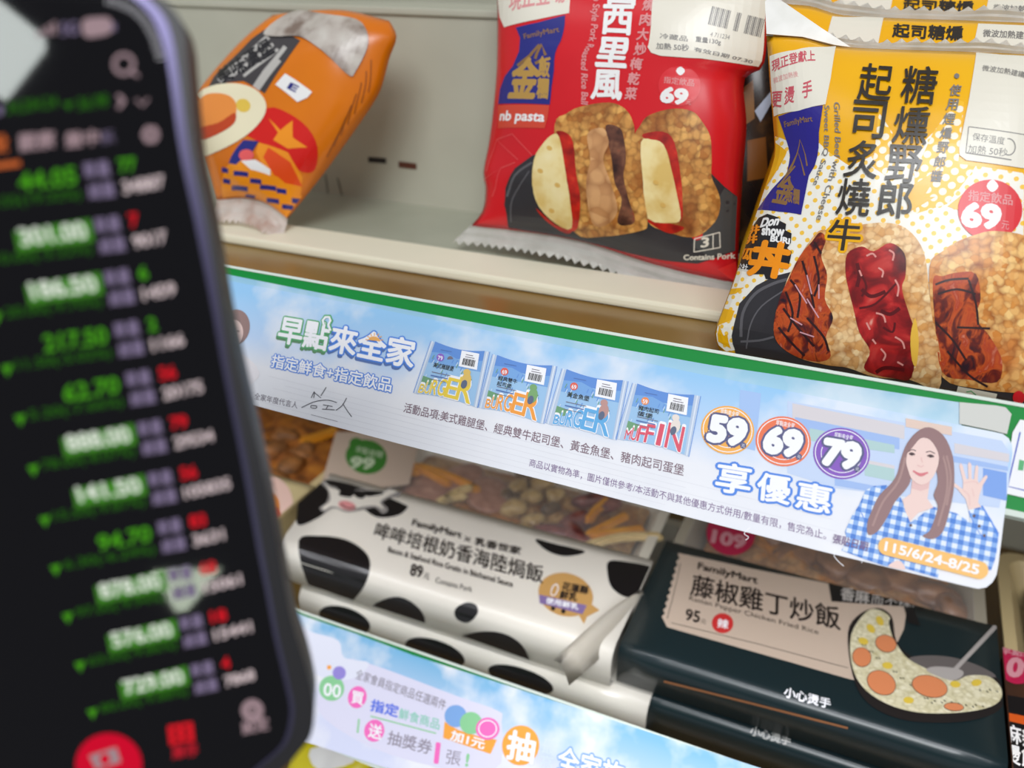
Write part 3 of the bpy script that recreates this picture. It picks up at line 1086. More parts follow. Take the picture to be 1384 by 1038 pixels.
P.text('鮮食商品', *cd((425, 428), (570, 470), (430, 390)), mat('print_mint', (150, 206, 190), .5), 1, .02)
P.line(cd((325, 420), (560, 482)), 1.8, GRP, 1)
P.ell(cd((630, 420))[0], 15, 15, PBP, 2)
P.ell(cd((685, 445))[0], 15, 15, GRP, 3)
P.ell(cd((745, 465))[0], 16, 15, PKP, 4)
P.ring(cd((745, 465))[0], 12, 11, 1.5, PW, 5)
P.poly(cd((590, 440), (640, 470), (720, 495), (778, 505), (755, 556), (585, 498)), ORP, 1)
P.text('加1元', *cd((610, 505), (730, 540), (618, 470)), PW, 5, .03)
P.ell(cd((338, 472))[0], 13.5, 15, PKP, 1, rot=15)
P.text('送', *cd((315, 495), (362, 505), (322, 445)), PW, 2, .02)
P.line(cd((283, 430), (278, 480)), 2.4, GRP, 1)
P.text('抽獎券', *cd((382, 520), (540, 560), (392, 470)), mat('print_warm_grey', (148, 140, 156), .5), 1, .01)
P.text('1', *cd((548, 585), (572, 590), (556, 515)), PKP, 2, .03)
P.text('張', *cd((592, 590), (645, 600), (600, 540)), mat('print_warm_grey', (148, 140, 156), .5), 1)
P.text('!', *cd((662, 598), (676, 600), (668, 555)), GRP, 1, .03)
P.ell(cd((863, 525))[0], 25, 27, ORP, 1, rot=10)
P.text('抽', *cd((810, 570), (905, 590), (825, 470)), PW, 2, .035)
P.text('最\n高', *cd((930, 610), (975, 620), (945, 500)), mat('print_soft_white', (214, 226, 246), .5), 1)
P.text('全家旅', *cd((990, 620), (1225, 690), (1005, 525)), PBP, 1, .08)
P.text('全家旅', *cd((990, 620), (1225, 690), (1005, 525)), PW, 2, .02)
P.done('printed_raffle_text')


# ================================================================ rice ball packs on the upper shelf
FILMW = mat('film_white', (232, 230, 224), 0.28)
FILMS = ramp_mat('film_seal', [(0.3, (222, 220, 212)), (0.7, (240, 238, 232))], 'noise', 90, 0.3)
YEL = ramp_mat('film_yellow', [(0.3, (240, 172, 12)), (0.7, (244, 186, 20))], 'noise', 12, 0.24)
RED = ramp_mat('film_red', [(0.3, (206, 22, 34)), (0.7, (220, 30, 40))], 'noise', 12, 0.24)
NAVY = mat('film_navy', (38, 30, 132), 0.26)
NAVYR = mat('film_navy_dull', (40, 44, 128), 0.26)
GOLD, GOLDD = mat('film_gold', (186, 146, 74), 0.3), mat('film_gold_dark', (140, 104, 60), 0.3)
BLK = mat('film_black', (34, 32, 36), 0.25)
BOWL, BOWLL = mat('print_bowl', (52, 50, 54), 0.28), mat('print_bowl_rim', (96, 94, 98), 0.28)
PINKT, REDT = mat('print_pink_text', (226, 150, 150), 0.3), mat('print_red_text', (206, 88, 100), 0.3)
BADGE = mat('print_red_badge', (222, 32, 44), 0.3)
FW = mat('print_film_white', (244, 242, 240), 0.3)
CREAML = mat('print_cream_label', (232, 226, 210), 0.3)
INKF = mat('print_film_ink', (48, 42, 36), 0.3)
INKG = mat('print_film_grey', (126, 122, 118), 0.35)
RICE = grain_mat('print_rice', (170, 104, 48), (222, 162, 94), (252, 220, 166), 420, 0.3, (226, 150, 62), 38, plo=.5, phi=.72)
RICEG = grain_mat('print_rice_gold', (150, 76, 26), (218, 140, 58), (250, 206, 132), 400, 0.3, (196, 96, 30), 30, plo=.48, phi=.7)
CRISP = grain_mat('print_crisp_rice', (110, 56, 18), (184, 116, 50), (234, 178, 96), 330, 0.3, (150, 84, 36), 50, plo=.45, phi=.65)
GLAZE = ramp_mat('print_glaze', [(0.30, (44, 22, 34)), (0.43, (112, 34, 24)), (0.52, (196, 84, 34)), (0.62, (176, 60, 30)), (0.75, (226, 150, 120))], 'noise', 130, 0.3, detail=5, stretch=(1.5, .8, 1), dist=1.2)
MEAT = ramp_mat('print_red_meat', [(0.30, (70, 8, 14)), (0.46, (138, 18, 22)), (0.56, (186, 34, 34)), (0.66, (206, 66, 58)), (0.78, (240, 178, 160))], 'noise', 105, 0.3, detail=4, dist=.8)
CHEESE = ramp_mat('print_cheese', [(0.35, (224, 190, 110)), (0.55, (242, 222, 160)), (0.8, (250, 236, 190))], 'noise', 70, 0.3, detail=3)
SAUCE = ramp_mat('print_red_sauce', [(0.3, (140, 16, 12)), (0.6, (206, 38, 22)), (0.85, (236, 120, 70))], 'noise', 130, 0.3, detail=3)
FILL = ramp_mat('print_dark_filling', [(0.3, (48, 26, 22)), (0.5, (98, 58, 44)), (0.62, (130, 84, 60)), (0.75, (170, 40, 34))], 'noise', 150, 0.3, detail=4)
DOTS = dots_mat('print_halftone', (244, 240, 228), (250, 200, 70), 0.0034, 0.24)
DOTSY = dots_mat('print_halftone_dense', (246, 190, 30), (246, 236, 214), 0.0034, 0.36)


def lean_plane(px, y, deg, roll=0):
    d = ray(px)
    O = CAMLOC + d * (y / d.y)
    a = math.radians(deg)
    ex, ey = Vector((1, 0, 0)), Vector((0, math.sin(a), math.cos(a)))
    return Plane(O, ex, ey)


def lean_on(px, z, deg):
    d = ray(px)
    return lean_plane(px, (d * ((z - CZ) / d.z)).y, deg)


def foot(pl, pts, z):
    """the lower edge of a pack standing on the level z, under the given picture points"""
    v0 = (z - pl.O.z) / pl.ey.z
    return [proj(pl.f(pl.inv(p).x, v0, 0)) for p in pts]


def column(P, chars, top, bot, w, m, layer=1, bold=0.0, h=None, shear=0.0):
    """characters set one under another from TOP to BOT (centres), each W px wide"""
    n = len(chars)
    top, bot = Vector(top), Vector(bot)
    for i, ch in enumerate(chars):
        c = top.lerp(bot, i / (n - 1))
        hh = h or ((bot - top).length / (n - 1) * 0.86)
        k = 1.0
        P.text(ch, (c.x - w / 2 - shear * hh / 2, c.y + hh / 2), (c.x + w / 2 - shear * hh / 2, c.y + hh / 2 + w * .05), (c.x - w / 2 + shear * hh / 2, c.y - hh / 2), m, layer, bold)


# ---- front yellow pack
YA = 24
ZT3 = 0.003
pl = lean_plane((1180, 545), 0.312, YA)
t = thing('rice_ball_pack', pl.O, 'yellow rice ball pack with a round red badge, frontmost of the yellow packs', 'snack pack', None)
yl = [(972, 500), (966, 452), (976, 420), (990, 383), (1006, 335), (1021, 290), (1036, 245), (1046, 212), (1046, 180), (1041, 120), (1036, 46)]
ytop = [(1036, 46), (1085, 50), (1130, 62), (1220, 67), (1318, 70), (1400, 74), (1462, 80)]
yr = [(1452, 602), (1456, 480), (1452, 330), (1456, 180), (1462, 80)]
yb = foot(pl, [(972, 500), (1090, 528), (1250, 562), (1452, 602)], ZU + 0.003)
yl[0], yr[0] = yb[0], yb[-1]
bag = Bag(pl, yl, yr, yb, ytop, T=0.020, wr=0.00055, seed=3)
bag.build('wrapper', YEL, t)
ce, cf = crop(940, 0, 3.117), crop(940, 250, 3.117)
P = Print(bag, t)
# white halftone ground and yellow flashes
P.poly(ce((300, 560), (400, 600), (470, 560), (560, 640), (650, 700), (780, 640), (800, 540), (860, 690), (1000, 560), (1080, 620), (1105, 690), (1384, 730), (1384, 1100), (1300, 1560), (1000, 1540), (700, 1500), (400, 1450), (130, 1480), (82, 1440), (80, 1370), (200, 1050), (250, 890)), DOTS, 0)
P.poly(ce((1000, 560), (1105, 420), (1130, 430), (1105, 690), (1180, 700), (1060, 860), (930, 900), (920, 720)), DOTSY, 1)
P.poly(ce((770, 470), (830, 560), (800, 740), (740, 700)), DOTSY, 1)
P.poly(ce((1060, 870), (1160, 790), (1170, 870), (1120, 890)), YEL, 2)
P.poly(ce((900, 790), (1040, 700), (960, 830), (1010, 830), (890, 900)), YEL, 2)
P.poly(cf((125, 440), (205, 432), (170, 458), (125, 465)), YEL, 2)
P.poly(cf((85, 560), (120, 520), (165, 530), (150, 690), (96, 660), (100, 600)), YEL, 2)
P.poly(cf((100, 590), (150, 570), (145, 625), (120, 635)), DOTS, 3)
P.poly(ce((330, 600), (385, 640), (330, 740), (290, 800), (262, 872), (300, 760)), YEL, 2)
P.done('printed_ground')
# cream corner panel with red lettering
P.poly(ce((312, 238), (420, 212), (592, 196), (570, 330), (548, 440), (440, 468), (330, 492), (318, 360)), CREAML, 4)
P.text('現正登獻上', (1044, 99), (1102, 83), (1043, 83), REDT, 5, .02)
P.text('微波加熱後', (1046, 114), (1079, 104), (1045, 106), PINKT, 5)
for c_, x, y in (('更', 1050, 137), ('燙', 1067, 131), ('手', 1091, 123)):
    P.text(c_, (x - 7, y + 11), (x + 6, y + 8), (x - 6, y - 12), REDT, 5, .02)
P.done('printed_corner_panel')
P.poly(ce((348, 492), (440, 466), (537, 445), (520, 560), (502, 700), (478, 740), (460, 830), (445, 905), (350, 892), (260, 886), (320, 800), (385, 730), (398, 660), (375, 570)), NAVY, 4)
P.text('FamilyMart', *ce((378, 545), (495, 520), (372, 515)), GOLDD, 5, .02)
for s in (((398, 720), (440, 590), (470, 700)), ((370, 760), (430, 640), (460, 740)), ((345, 790), (420, 700))):
    P.line(ce(*s), 2.2, GOLDD, 5)
P.text('金', *ce((320, 850), (385, 862), (365, 740)), GOLDD, 5, .03)
P.text('飯糰', *ce((380, 850), (436, 862), (385, 790)), GOLDD, 5, .03)
P.done('printed_navy_ribbon')
# product name in brushed columns
for chars, pts, w in (('糖燻野郎', [(1242, 116), (1231, 170), (1221, 222), (1210, 270)], 46), ('起司炙燒牛', [(1183, 112), (1173, 162), (1164, 216), (1154, 267), (1141, 318)], 44)):
    for ch, (x, y) in zip(chars, pts):
        h = 25 if ch != '牛' else 21
        a = ((x - w / 2 - 3, y + h - 2), (x + w / 2 - 3, y + h + 1), (x - w / 2 + 4, y - h - 1))
        if ch == '牛':
            P.text(ch, *a, YEL, 12, .09)
        P.text(ch, *a, INKF, 13, .012)
P.done('printed_product_name')
P.text('Grilled Beef with Cheese', (1127, 138), (1103, 297), (1135, 139), INKG, 5, .01)
P.text('Sweet BBQ Sauce', (1113, 142), (1097, 250), (1121, 143), INKG, 5, .01)
P.done('printed_latin_lines')
column(P, '使用煙燻野郎醬', (1291, 122), (1266, 238), 15, INKG, 5, .02, h=15, shear=.2)
P.ell((1293, 103), 3.5, 3.5, INKG, 5)
P.done('printed_side_note')
# white data label, price badge
P.poly(ce((1182, 222), (1290, 232), (1540, 250), (1540, 740), (1370, 708), (1140, 676), (1112, 655), (1110, 620), (1150, 430)), CREAML, 4)
P.text('微波加熱建議', *ce((1205, 300), (1384, 330), (1210, 275)), INKG, 5, .01)
P.line(ce((1150, 535), (1440, 580)), 1.2, INKG, 5)
P.line(ce((1150, 535), (1138, 645)), 1.2, INKG, 5)
P.line(ce((1138, 645), (1330, 675)), 1.6, INKG, 5)
P.text('保存溫度', *ce((1165, 592), (1300, 612), (1168, 560)), INKG, 5)
P.text('加熱 50秒', *ce((1145, 645), (1310, 662), (1150, 610)), INKG, 5)
P.ring(ce((1318, 620))[0], 9, 11, 1.5, INKG, 5, a0=-100, a1=120)
P.done('printed_data_label')
P.ell((1338, 284), 43.5, 41, BADGE, 6)
P.poly([(1341, 243), (1349, 252), (1341, 260), (1333, 252)], FW, 7, 3)
P.text('指定飲品', (1308, 271), (1368, 278), (1309, 257), PINKT, 7, .01)
P.text('69', (1301, 305), (1350, 309), (1303, 275), FW, 7, .06)
P.text('元', (1353, 309), (1363, 311), (1354, 298), PINKT, 7)
P.done('printed_price_badge')
# brand lettering block
cg = crop(980, 180, 4.718)
P.poly(cg((215, 540), (270, 515), (345, 540), (350, 560), (390, 580), (385, 620), (425, 640), (420, 700), (395, 735), (425, 755), (420, 790), (405, 850), (345, 860), (310, 935), (260, 930), (250, 900), (155, 900), (150, 870), (60, 860), (100, 770), (150, 640)), BLK, 5)
P.text('Don', *cg((225, 600), (335, 585), (245, 545)), FW, 6, .05)
P.text('show', *cg((235, 648), (375, 660), (240, 590)), FW, 6, .05)
P.text('BURi', *cg((290, 690), (410, 708), (295, 655)), FW, 6, .05)
ORG = mat('print_orange_film', (250, 150, 16), 0.3)
P.text('丼', *cg((140, 900), (380, 930), (195, 690)), ORG, 6, .045)
P.text('井', *cg((155, 650), (215, 640), (165, 600)), ORG, 6, .06)
P.text('井', *cg((135, 708), (200, 700), (145, 660)), ORG, 6, .06)
P.text('瓜', *cg((92, 805), (165, 812), (118, 735)), ORG, 6, .05)
P.text('公社', *cg((72, 868), (142, 880), (80, 828)), FW, 6, .02)
P.done('printed_brand_block')
# bowl and cut rice balls
P.poly(cf((165, 690), (160, 600), (185, 500), (255, 425), (330, 385), (410, 365), (500, 400), (700, 700), (1040, 780), (1600, 820), (1600, 1040), (900, 980), (400, 860), (150, 800)), BOWL, 3)
P.line(cf((192, 640), (200, 540), (250, 460), (330, 415), (400, 395)), 4, BOWLL, 4, smooth=4)
P.line(cf((215, 690), (232, 590), (280, 510), (380, 440)), 2, BOWLL, 4, smooth=4)
P.line(cf((190, 660), (270, 655), (330, 640)), 3, BOWLL, 4, smooth=4)
P.done('printed_bowl')
P.poly(cf((985, 345), (1040, 280), (1100, 240), (1180, 210), (1260, 195), (1400, 220), (1560, 330), (1640, 520), (1640, 760), (1500, 900), (1384, 880), (1200, 860), (1040, 810), (1000, 600)), RICEG, 7, 4)
P.poly(cf((1000, 400), (1040, 385), (1100, 370), (1180, 375), (1200, 480), (1180, 560), (1240, 640), (1290, 740), (1270, 830), (1150, 820), (1040, 790), (1010, 600)), GLAZE, 8, 4)
for s in (((1010, 420), (1070, 400), (1150, 395)), ((1150, 400), (1180, 500), (1190, 590)), ((1010, 580), (1080, 650), (1140, 740)), ((1060, 700), (1150, 800), (1230, 850)), ((1020, 460), (1100, 440), (1180, 460)), ((1100, 600), (1240, 605))):
    P.line(cf(*s), 3, mat('print_char', (50, 24, 28), .3), 9, smooth=4)
P.poly(cf((480, 240), (530, 190), (600, 200), (690, 170), (800, 160), (880, 180), (940, 240), (970, 320), (985, 460), (1000, 580), (1028, 700), (1025, 860), (900, 820), (760, 810), (640, 770), (560, 760), (440, 730), (350, 670), (330, 590), (360, 480), (400, 370)), RICE, 8, 4)
P.poly(cf((330, 595), (355, 480), (395, 390), (440, 300), (490, 240), (525, 200), (550, 230), (530, 300), (555, 380), (545, 480), (580, 560), (550, 640), (570, 720), (520, 745), (430, 725), (350, 670)), GLAZE, 9, 4)
for s in (((400, 400), (440, 460), (430, 560)), ((450, 320), (480, 420), (500, 520)), ((370, 520), (430, 600), (500, 680)), ((350, 600), (400, 660), (460, 720)), ((500, 300), (520, 400), (500, 470)), ((470, 560), (540, 640), (560, 700)), ((380, 450), (410, 540), (390, 620)), ((500, 240), (530, 290))):
    P.line(cf(*s), 3.2, mat('print_char', (50, 24, 28), .3), 10, smooth=4)
for s in (((420, 420), (470, 500)), ((470, 380), (490, 460)), ((400, 560), (450, 590)), ((440, 620), (500, 640)), ((520, 420), (520, 480)), ((470, 480), (520, 560))):
    P.line(cf(*s), 1.8, mat('print_gloss', (216, 160, 170), .3), 11)
P.poly(cf((640, 290), (700, 260), (750, 280), (820, 245), (880, 290), (885, 380), (870, 440), (905, 560), (930, 640), (910, 810), (840, 815), (760, 800), (710, 770), (735, 700), (690, 620), (665, 520), (645, 440), (632, 370)), MEAT, 10, 4)
for s in (((690, 520), (760, 500), (850, 410)), ((700, 380), (720, 430), (700, 470)), ((790, 600), (830, 620), (840, 580))):
    P.line(cf(*s), 3, mat('print_meat_dark', (92, 10, 18), .3), 11, smooth=4)
for sq in (((720, 300), (745, 290), (760, 305)), ((815, 275), (835, 290), (830, 320)), ((770, 350), (790, 365), (785, 390)), ((690, 360), (700, 385)), ((840, 400), (855, 430), (850, 470)),
           ((760, 540), (790, 550), (800, 580)), ((720, 580), (735, 610)), ((840, 640), (870, 660), (880, 690)), ((780, 690), (800, 715), (790, 740)), ((850, 745), (875, 760)), ((745, 650), (760, 670))):
    P.line(cf(*sq), 2.4, mat('print_gloss_meat', (226, 150, 140), .3), 12, smooth=4)
for sq in (((700, 440), (740, 470), (800, 450)), ((860, 520), (820, 545), (780, 530)), ((760, 790), (800, 770), (880, 780)), ((680, 330), (690, 380), (680, 430))):
    P.line(cf(*sq), 5, mat('print_meat_dark', (92, 10, 18), .3), 11, smooth=4)
P.poly(cf((905, 640), (925, 560), (940, 660), (930, 760), (912, 740)), mat('print_cheese_melt', (240, 190, 70), .3), 11, 3)
P.done('printed_rice_balls')
P.poly(cf((1105, 848), (1270, 880), (1262, 905), (1098, 872)), CREAML, 11)
P.line(cf((1140, 872), (1160, 868), (1180, 885)), 1.5, GREENP, 12)
P.ell(cf((1360, 895))[0], 8, 9, BADGE, 11)
P.done('printed_foot_label')
bag.seal('top_seal', FILMS, t, 'top', 0.0042, 0.0, 22)
# turned-over corner of the seal
cs = [(1036, 46), (1034, 2), (1046, -6), (1078, 16), (1110, 38), (1150, 64), (1128, 61), (1085, 50)]
fp = lean_plane((1060, 30), bag.f(.08, 1, 0).y, YA)
prism('seal_corner', fp, [fp.inv(p) for p in cs][::-1], -0.0002, 0.0003, FILMS, t)
bag.seal('bottom_seal', FILMS, t, 'bottom', 0.0025, 0.0, 24)

# ---- yellow packs behind, only their tops show
for y_, dy, dx, lab in ((0.368, -42, 10, 'yellow rice ball pack standing just behind the front yellow one'),
                        (0.408, -76, 24, 'yellow rice ball pack at the back of the yellow row')):
    p2 = lean_plane((1180, 545 + dy * 1.9), y_, YA)
    tt = thing('rice_ball_pack', p2.O, lab, 'snack pack', None)
    s_ = lambda e, ad=0: [(x + dx, y + dy + ad) for x, y in e]
    fb = foot(p2, s_(yb), ZU + 0.009)
    b2 = Bag(p2, [fb[0]] + s_(yl)[3:], [fb[-1]] + s_(yr)[1:], fb, s_(ytop), T=0.014, wr=0.0005, seed=5)
    b2.build('wrapper', YEL, tt)
    P = Print(b2, tt)
    P.poly(s_([(1115, 66), (1185, 66), (1172, 130), (1100, 130)], -2), CREAML, 1)
    P.text('起司', *s_([(1196, 92), (1240, 95), (1198, 74)]), INKF, 2, .03)
    P.text('糖燻', *s_([(1244, 95), (1290, 97), (1246, 76)]), INKF, 2, .03)
    P.poly(s_([(1312, 74), (1400, 78), (1400, 140), (1300, 130)]), CREAML, 1)
    P.text('微波加熱建議', *s_([(1318, 92), (1384, 96), (1319, 82)]), INKG, 2, .02)
    P.done('printed_front')
    b2.seal('top_seal', FILMS, tt, 'top', 0.0055, 0.0, 22)
    b2.seal('bottom_seal', FILMS, tt, 'bottom', 0.006, 0.0, 24)

# ---- red pack
RA = 14
pr = lean_on((800, 364), ZU + 0.0045, RA)
t = thing('rice_ball_pack', pr.O, 'red rice ball pack with two printed breaded rice balls, on the cream lipped tray', 'snack pack')
rl = [(636, 306), (652, 285), (656, 255), (653, 232), (660, 195), (666, 150), (671, 90), (672, 0), (674, -62)]
rtop = [(674, -62), (780, -58), (900, -52), (1046, -46)]
rr_ = [(1002, 386), (998, 345), (1003, 250), (1009, 170), (1006, 108), (1032, 88), (1038, 20), (1046, -46)]
rb = [(636, 306), (690, 311), (750, 319), (800, 330), (860, 350), (915, 366), (1002, 386)]
bag = Bag(pr, rl, rr_, rb, rtop, T=0.019, wr=0.0006, seed=11)
bag.build('wrapper', RED, t)
cr_ = crop(600, 0, 2.596)
P = Print(bag, t)
P.poly(cr_((186, -60), (450, -60), (440, 46), (330, 68), (212, 96), (196, 60)), CREAML, 2)
P.text('現正登場', (688, 16), (764, 3), (690, -14), PINKT, 3, .02)
P.done('printed_corner_panel')
cn = crop(660, 0, 6.291)
P.poly(cn((235, 235), (430, 190), (655, 130), (650, 220), (590, 400), (560, 600), (540, 740), (525, 890), (300, 880), (85, 885), (100, 760), (140, 650), (210, 560), (262, 440), (270, 320)), NAVYR, 2)
P.text('FamilyMart', *cn((310, 345), (610, 285), (300, 290)), GOLDD, 3, .02)
for s in (((400, 500), (455, 380), (490, 470)), ((250, 560), (360, 470), (440, 380)), ((400, 540), (480, 500))):
    P.line(cn(*s), 4, GOLDD, 3)
P.text('金', *cn((165, 825), (395, 830), (235, 500)), GOLD, 3, .04)
P.text('飯\n糰', *cn((410, 830), (505, 838), (440, 480)), GOLD, 3, .04)
P.done('printed_navy_ribbon')
P.poly(cn((85, 898), (300, 890), (520, 895), (505, 1000), (480, 1090), (85, 1090)), mat('print_coral', (214, 74, 52), .3), 2)
P.text('nb pasta', *cn((95, 1050), (468, 1060), (110, 945)), FW, 3, .03)
P.done('printed_pasta_tag')
for ch, x, y in (('西', 841, -13), ('西', 834, 27), ('里', 827, 71), ('風', 820, 115)):
    P.text(ch, (x - 21, y + 18), (x + 19, y + 20), (x - 17, y - 20), FW, 4, .03)
P.done('printed_product_name')
column(P, '燒肉大炒梅乾菜', (877, 6), (853, 126), 15, PINKT, 3, .03, h=16, shear=.18)
P.done('printed_side_note')
P.text('Sicilian Style Pork Roasted Rice Ball', (805, -30), (783, 140), (817, -29), PINKT, 3, .02)
P.done('printed_latin_line')
P.poly(cr_((742, -60), (1140, -60), (1136, 120), (1120, 238), (1060, 228), (900, 205), (760, 196), (728, 185), (715, 165), (728, 80)), CREAML, 4)
cb2 = crop(860, 0, 6.92)
for k in range(30):
    f = k / 29
    if 0.36 < f < 0.46 or 0.58 < f < 0.66:
        continue
    x, y = 720 + 480 * f, 60 + 120 * f
    P.line(cb2((x, y), (x - 42, y + 170)), 2.2 if k % 3 == 0 else 1.1, INKG, 5)
P.text('4 711234', *cb2((690, 340), (870, 372), (700, 300)), INKG, 5)
P.text('重量130g', *cb2((555, 400), (790, 430), (560, 340)), INKG, 5, .02)
P.text('有效日期 07.30', *cb2((540, 480), (1080, 600), (545, 440)), INKG, 5, .02)
P.text('加熱 50秒', *cb2((185, 460), (490, 480), (190, 400)), INKG, 5, .02)
P.text('冷藏品', *cb2((220, 360), (480, 390), (225, 310)), INKG, 5, .01)
P.done('printed_data_label')
P.ell((918.6, 116), 28.5, 27, BADGE, 3)
P.poly([(920, 90), (926, 96), (920, 102), (914, 96)], FW, 4, 3)
P.text('指定飲品', (897, 112), (938, 117), (898, 103), PINKT, 4, .01)
P.text('69', (893, 137), (926, 141), (897, 118), FW, 4, .06)
P.text('元', (927, 141), (934, 142), (928, 134), PINKT, 4)
P.done('printed_price_badge')
for s in (((150, 600), (185, 490), (260, 560)), ((185, 490), (240, 470), (310, 545)), ((135, 640), (200, 590), (170, 690)), ((200, 590), (250, 570))):
    P.line(cr_(*s), 1.0, mat('print_thin_pink', (230, 92, 92), .3), 1)
P.done('printed_line_pattern')
P.poly(cr_((312, 545), (250, 590), (216, 660), (212, 720), (228, 800), (300, 812), (480, 845), (620, 880), (760, 912), (890, 925), (1022, 880), (1030, 690), (985, 655), (940, 610), (700, 500)), BOWL, 2)
P.line(cr_((222, 690), (250, 615), (310, 570)), 3, BOWLL, 3, smooth=4)
P.line(cr_((236, 780), (240, 700), (300, 600)), 1.6, BOWLL, 3, smooth=4)
P.poly(cr_((985, 660), (1030, 692), (1022, 880), (930, 900), (870, 860)), mat('print_bowl_grey', (74, 76, 76), .3), 3)
P.done('printed_bowl')
P.poly(cr_((668, 490), (690, 440), (720, 405), (800, 382), (870, 390), (905, 425), (935, 480), (940, 560), (940, 620), (965, 680), (970, 725), (950, 780), (880, 832), (780, 812), (712, 770), (690, 620)), CRISP, 5, 4)
P.poly(cr_((700, 470), (770, 462), (810, 500), (832, 620), (838, 700), (835, 772), (800, 760), (800, 600), (770, 505), (710, 490)), SAUCE, 6, 3)
P.poly(cr_((692, 500), (730, 490), (772, 508), (798, 590), (818, 680), (832, 765), (800, 782), (715, 765), (700, 640)), CHEESE, 7, 3)
P.poly(cr_((712, 770), (800, 785), (845, 800), (800, 820), (750, 800)), SAUCE, 6, 3)
P.poly(cr_((390, 440), (430, 400), (480, 375), (580, 360), (640, 385), (668, 440), (672, 500), (690, 600), (705, 700), (716, 785), (690, 810), (560, 830), (460, 815), (400, 640)), CRISP, 8, 4)
P.poly(cr_((570, 440), (620, 450), (635, 500), (640, 560), (632, 620), (650, 700), (672, 770), (650, 790), (610, 780), (625, 700), (600, 640), (590, 560), (578, 500)), FILL, 9, 4)
P.poly(cr_((505, 470), (560, 450), (580, 500), (560, 560), (590, 650), (610, 740), (570, 790), (520, 780), (500, 650), (515, 560)), grain_mat('print_filling_tan', (150, 96, 56), (196, 140, 90), (222, 170, 116), 160, .3), 9, 4)
P.poly(cr_((395, 462), (430, 465), (455, 500), (465, 600), (480, 700), (470, 800), (440, 800), (445, 700), (425, 600), (412, 500)), SAUCE, 10, 3)
P.poly(cr_((380, 474), (406, 480), (425, 580), (442, 690), (450, 800), (395, 785), (335, 725), (312, 650), (318, 560), (345, 510)), CHEESE, 11, 3)
P.poly(cr_((325, 730), (395, 790), (450, 805), (430, 820), (360, 775)), SAUCE, 10, 3)
for x, y in ((372, 520), (340, 600), (400, 650), (380, 740), (745, 640), (770, 720)):
    P.ell(cr_((x, y))[0], 4, 3, mat('print_cheese_brown', (222, 180, 96), .3), 12, rot=30)
P.done('printed_rice_balls')
P.ring(cr_((888, 822))[0], 5.5, 5.5, 5, BADGE, 4)
for a, bq in (((880, 838), (968, 815)), ((968, 815), (970, 868)), ((970, 868), (878, 884)), ((878, 884), (880, 838)), ((945, 822), (945, 874))):
    P.line(cr_(a, bq), 1.4, CREAML, 5)
P.text('3', *cr_((903, 868), (928, 865), (905, 835)), CREAML, 5, .03)
P.text('Contains Pork', *cr_((842, 912), (1022, 906), (842, 894)), CREAML, 5, .03)
P.poly(cr_((960, 945), (1030, 915), (1028, 990), (1000, 975)), mat('print_bright_red', (226, 40, 40), .3), 3)
P.done('printed_foot_marks')
bag.seal('bottom_seal', FILMS, t, 'bottom', 0.0105, 0.008, 34, out=0.004)
bag.seal('top_seal', FILMS, t, 'top', 0.010, 0.0, 26)

# ---- dark pack behind the red one
pd = lean_plane((1020, 300), 0.420, RA)
t = thing('rice_ball_pack', pd.O, 'dark brown rice ball pack showing in the gap between the red and yellow packs', 'snack pack')
b3b = foot(pd, [(780, 290), (920, 300), (1062, 318)], ZU + 0.012)
b3 = Bag(pd, [b3b[0], (775, 150), (790, 20)], [b3b[-1], (1068, 170), (1060, 40)], b3b, [(790, 20), (930, 30), (1060, 40)], T=0.013, wr=0.0005, seed=21)
b3.build('wrapper', ramp_mat('film_dark_brown', [(0.4, (26, 22, 24)), (0.55, (52, 40, 30)), (0.68, (120, 82, 30))], 'noise', 40, .25), t)
P = Print(b3, t)
P.poly([(1003, 120), (1018, 108), (1020, 160), (1006, 170)], mat('print_tan', (150, 108, 60), .3), 1)
P.poly([(1010, 190), (1035, 185), (1038, 240), (1010, 245)], mat('print_brown_orange', (150, 92, 26), .3), 1)
P.poly([(1020, 150), (1045, 120), (1045, 135), (1028, 165)], mat('print_silver', (188, 204, 226), .45), 1)
P.done('printed_front')
b3.seal('bottom_seal', FILMS, t, 'bottom', 0.009, 0.0, 30)

# ---- orange pack at the left
po = lean_on((345, 312), ZU + 0.004, 22)
t = thing('sandwich_pack', po.O, 'crumpled orange burger pack with a printed fried egg, tipped over against the back panel', 'snack pack')
ol = [(292, 272), (284, 232), (272, 190), (262, 150), (284, 112), (312, 80), (338, 50), (368, 20)]
ot = [(368, 20), (420, 14), (470, 14), (526, 28)]
orr = [(388, 296), (416, 262), (444, 226), (470, 190), (498, 150), (515, 120), (526, 80), (536, 50), (526, 28)]
ob = [(292, 272), (330, 268), (362, 276), (388, 296)]
bag = Bag(po, ol, orr, ob, ot, T=0.019, wr=0.0009, seed=33)
ORF = ramp_mat('film_orange', [(0.3, (214, 110, 6)), (0.7, (230, 128, 14))], 'noise', 14, .26)
bag.build('wrapper', ORF, t)
co = crop(230, 0, 3.009)
P = Print(bag, t)
P.poly(co((460, 130), (530, 165), (490, 220), (385, 380), (300, 330), (180, 345), (150, 372), (180, 310), (330, 160), (420, 100)), mat('film_slate', (66, 62, 64), .3), 1)
for a, bq, w in (((200, 330), (400, 150), 7), ((240, 320), (420, 180), 5), ((300, 310), (440, 200), 4), ((350, 360), (440, 240), 11), ((380, 300), (470, 190), 6)):
    P.line(co(a, bq), w, mat('print_grey_white', (188, 184, 178), .3), 2)
P.text('美味漢堡', *co((215, 350), (430, 215), (190, 290)), BLK, 3, .03)
P.done('printed_name_band')
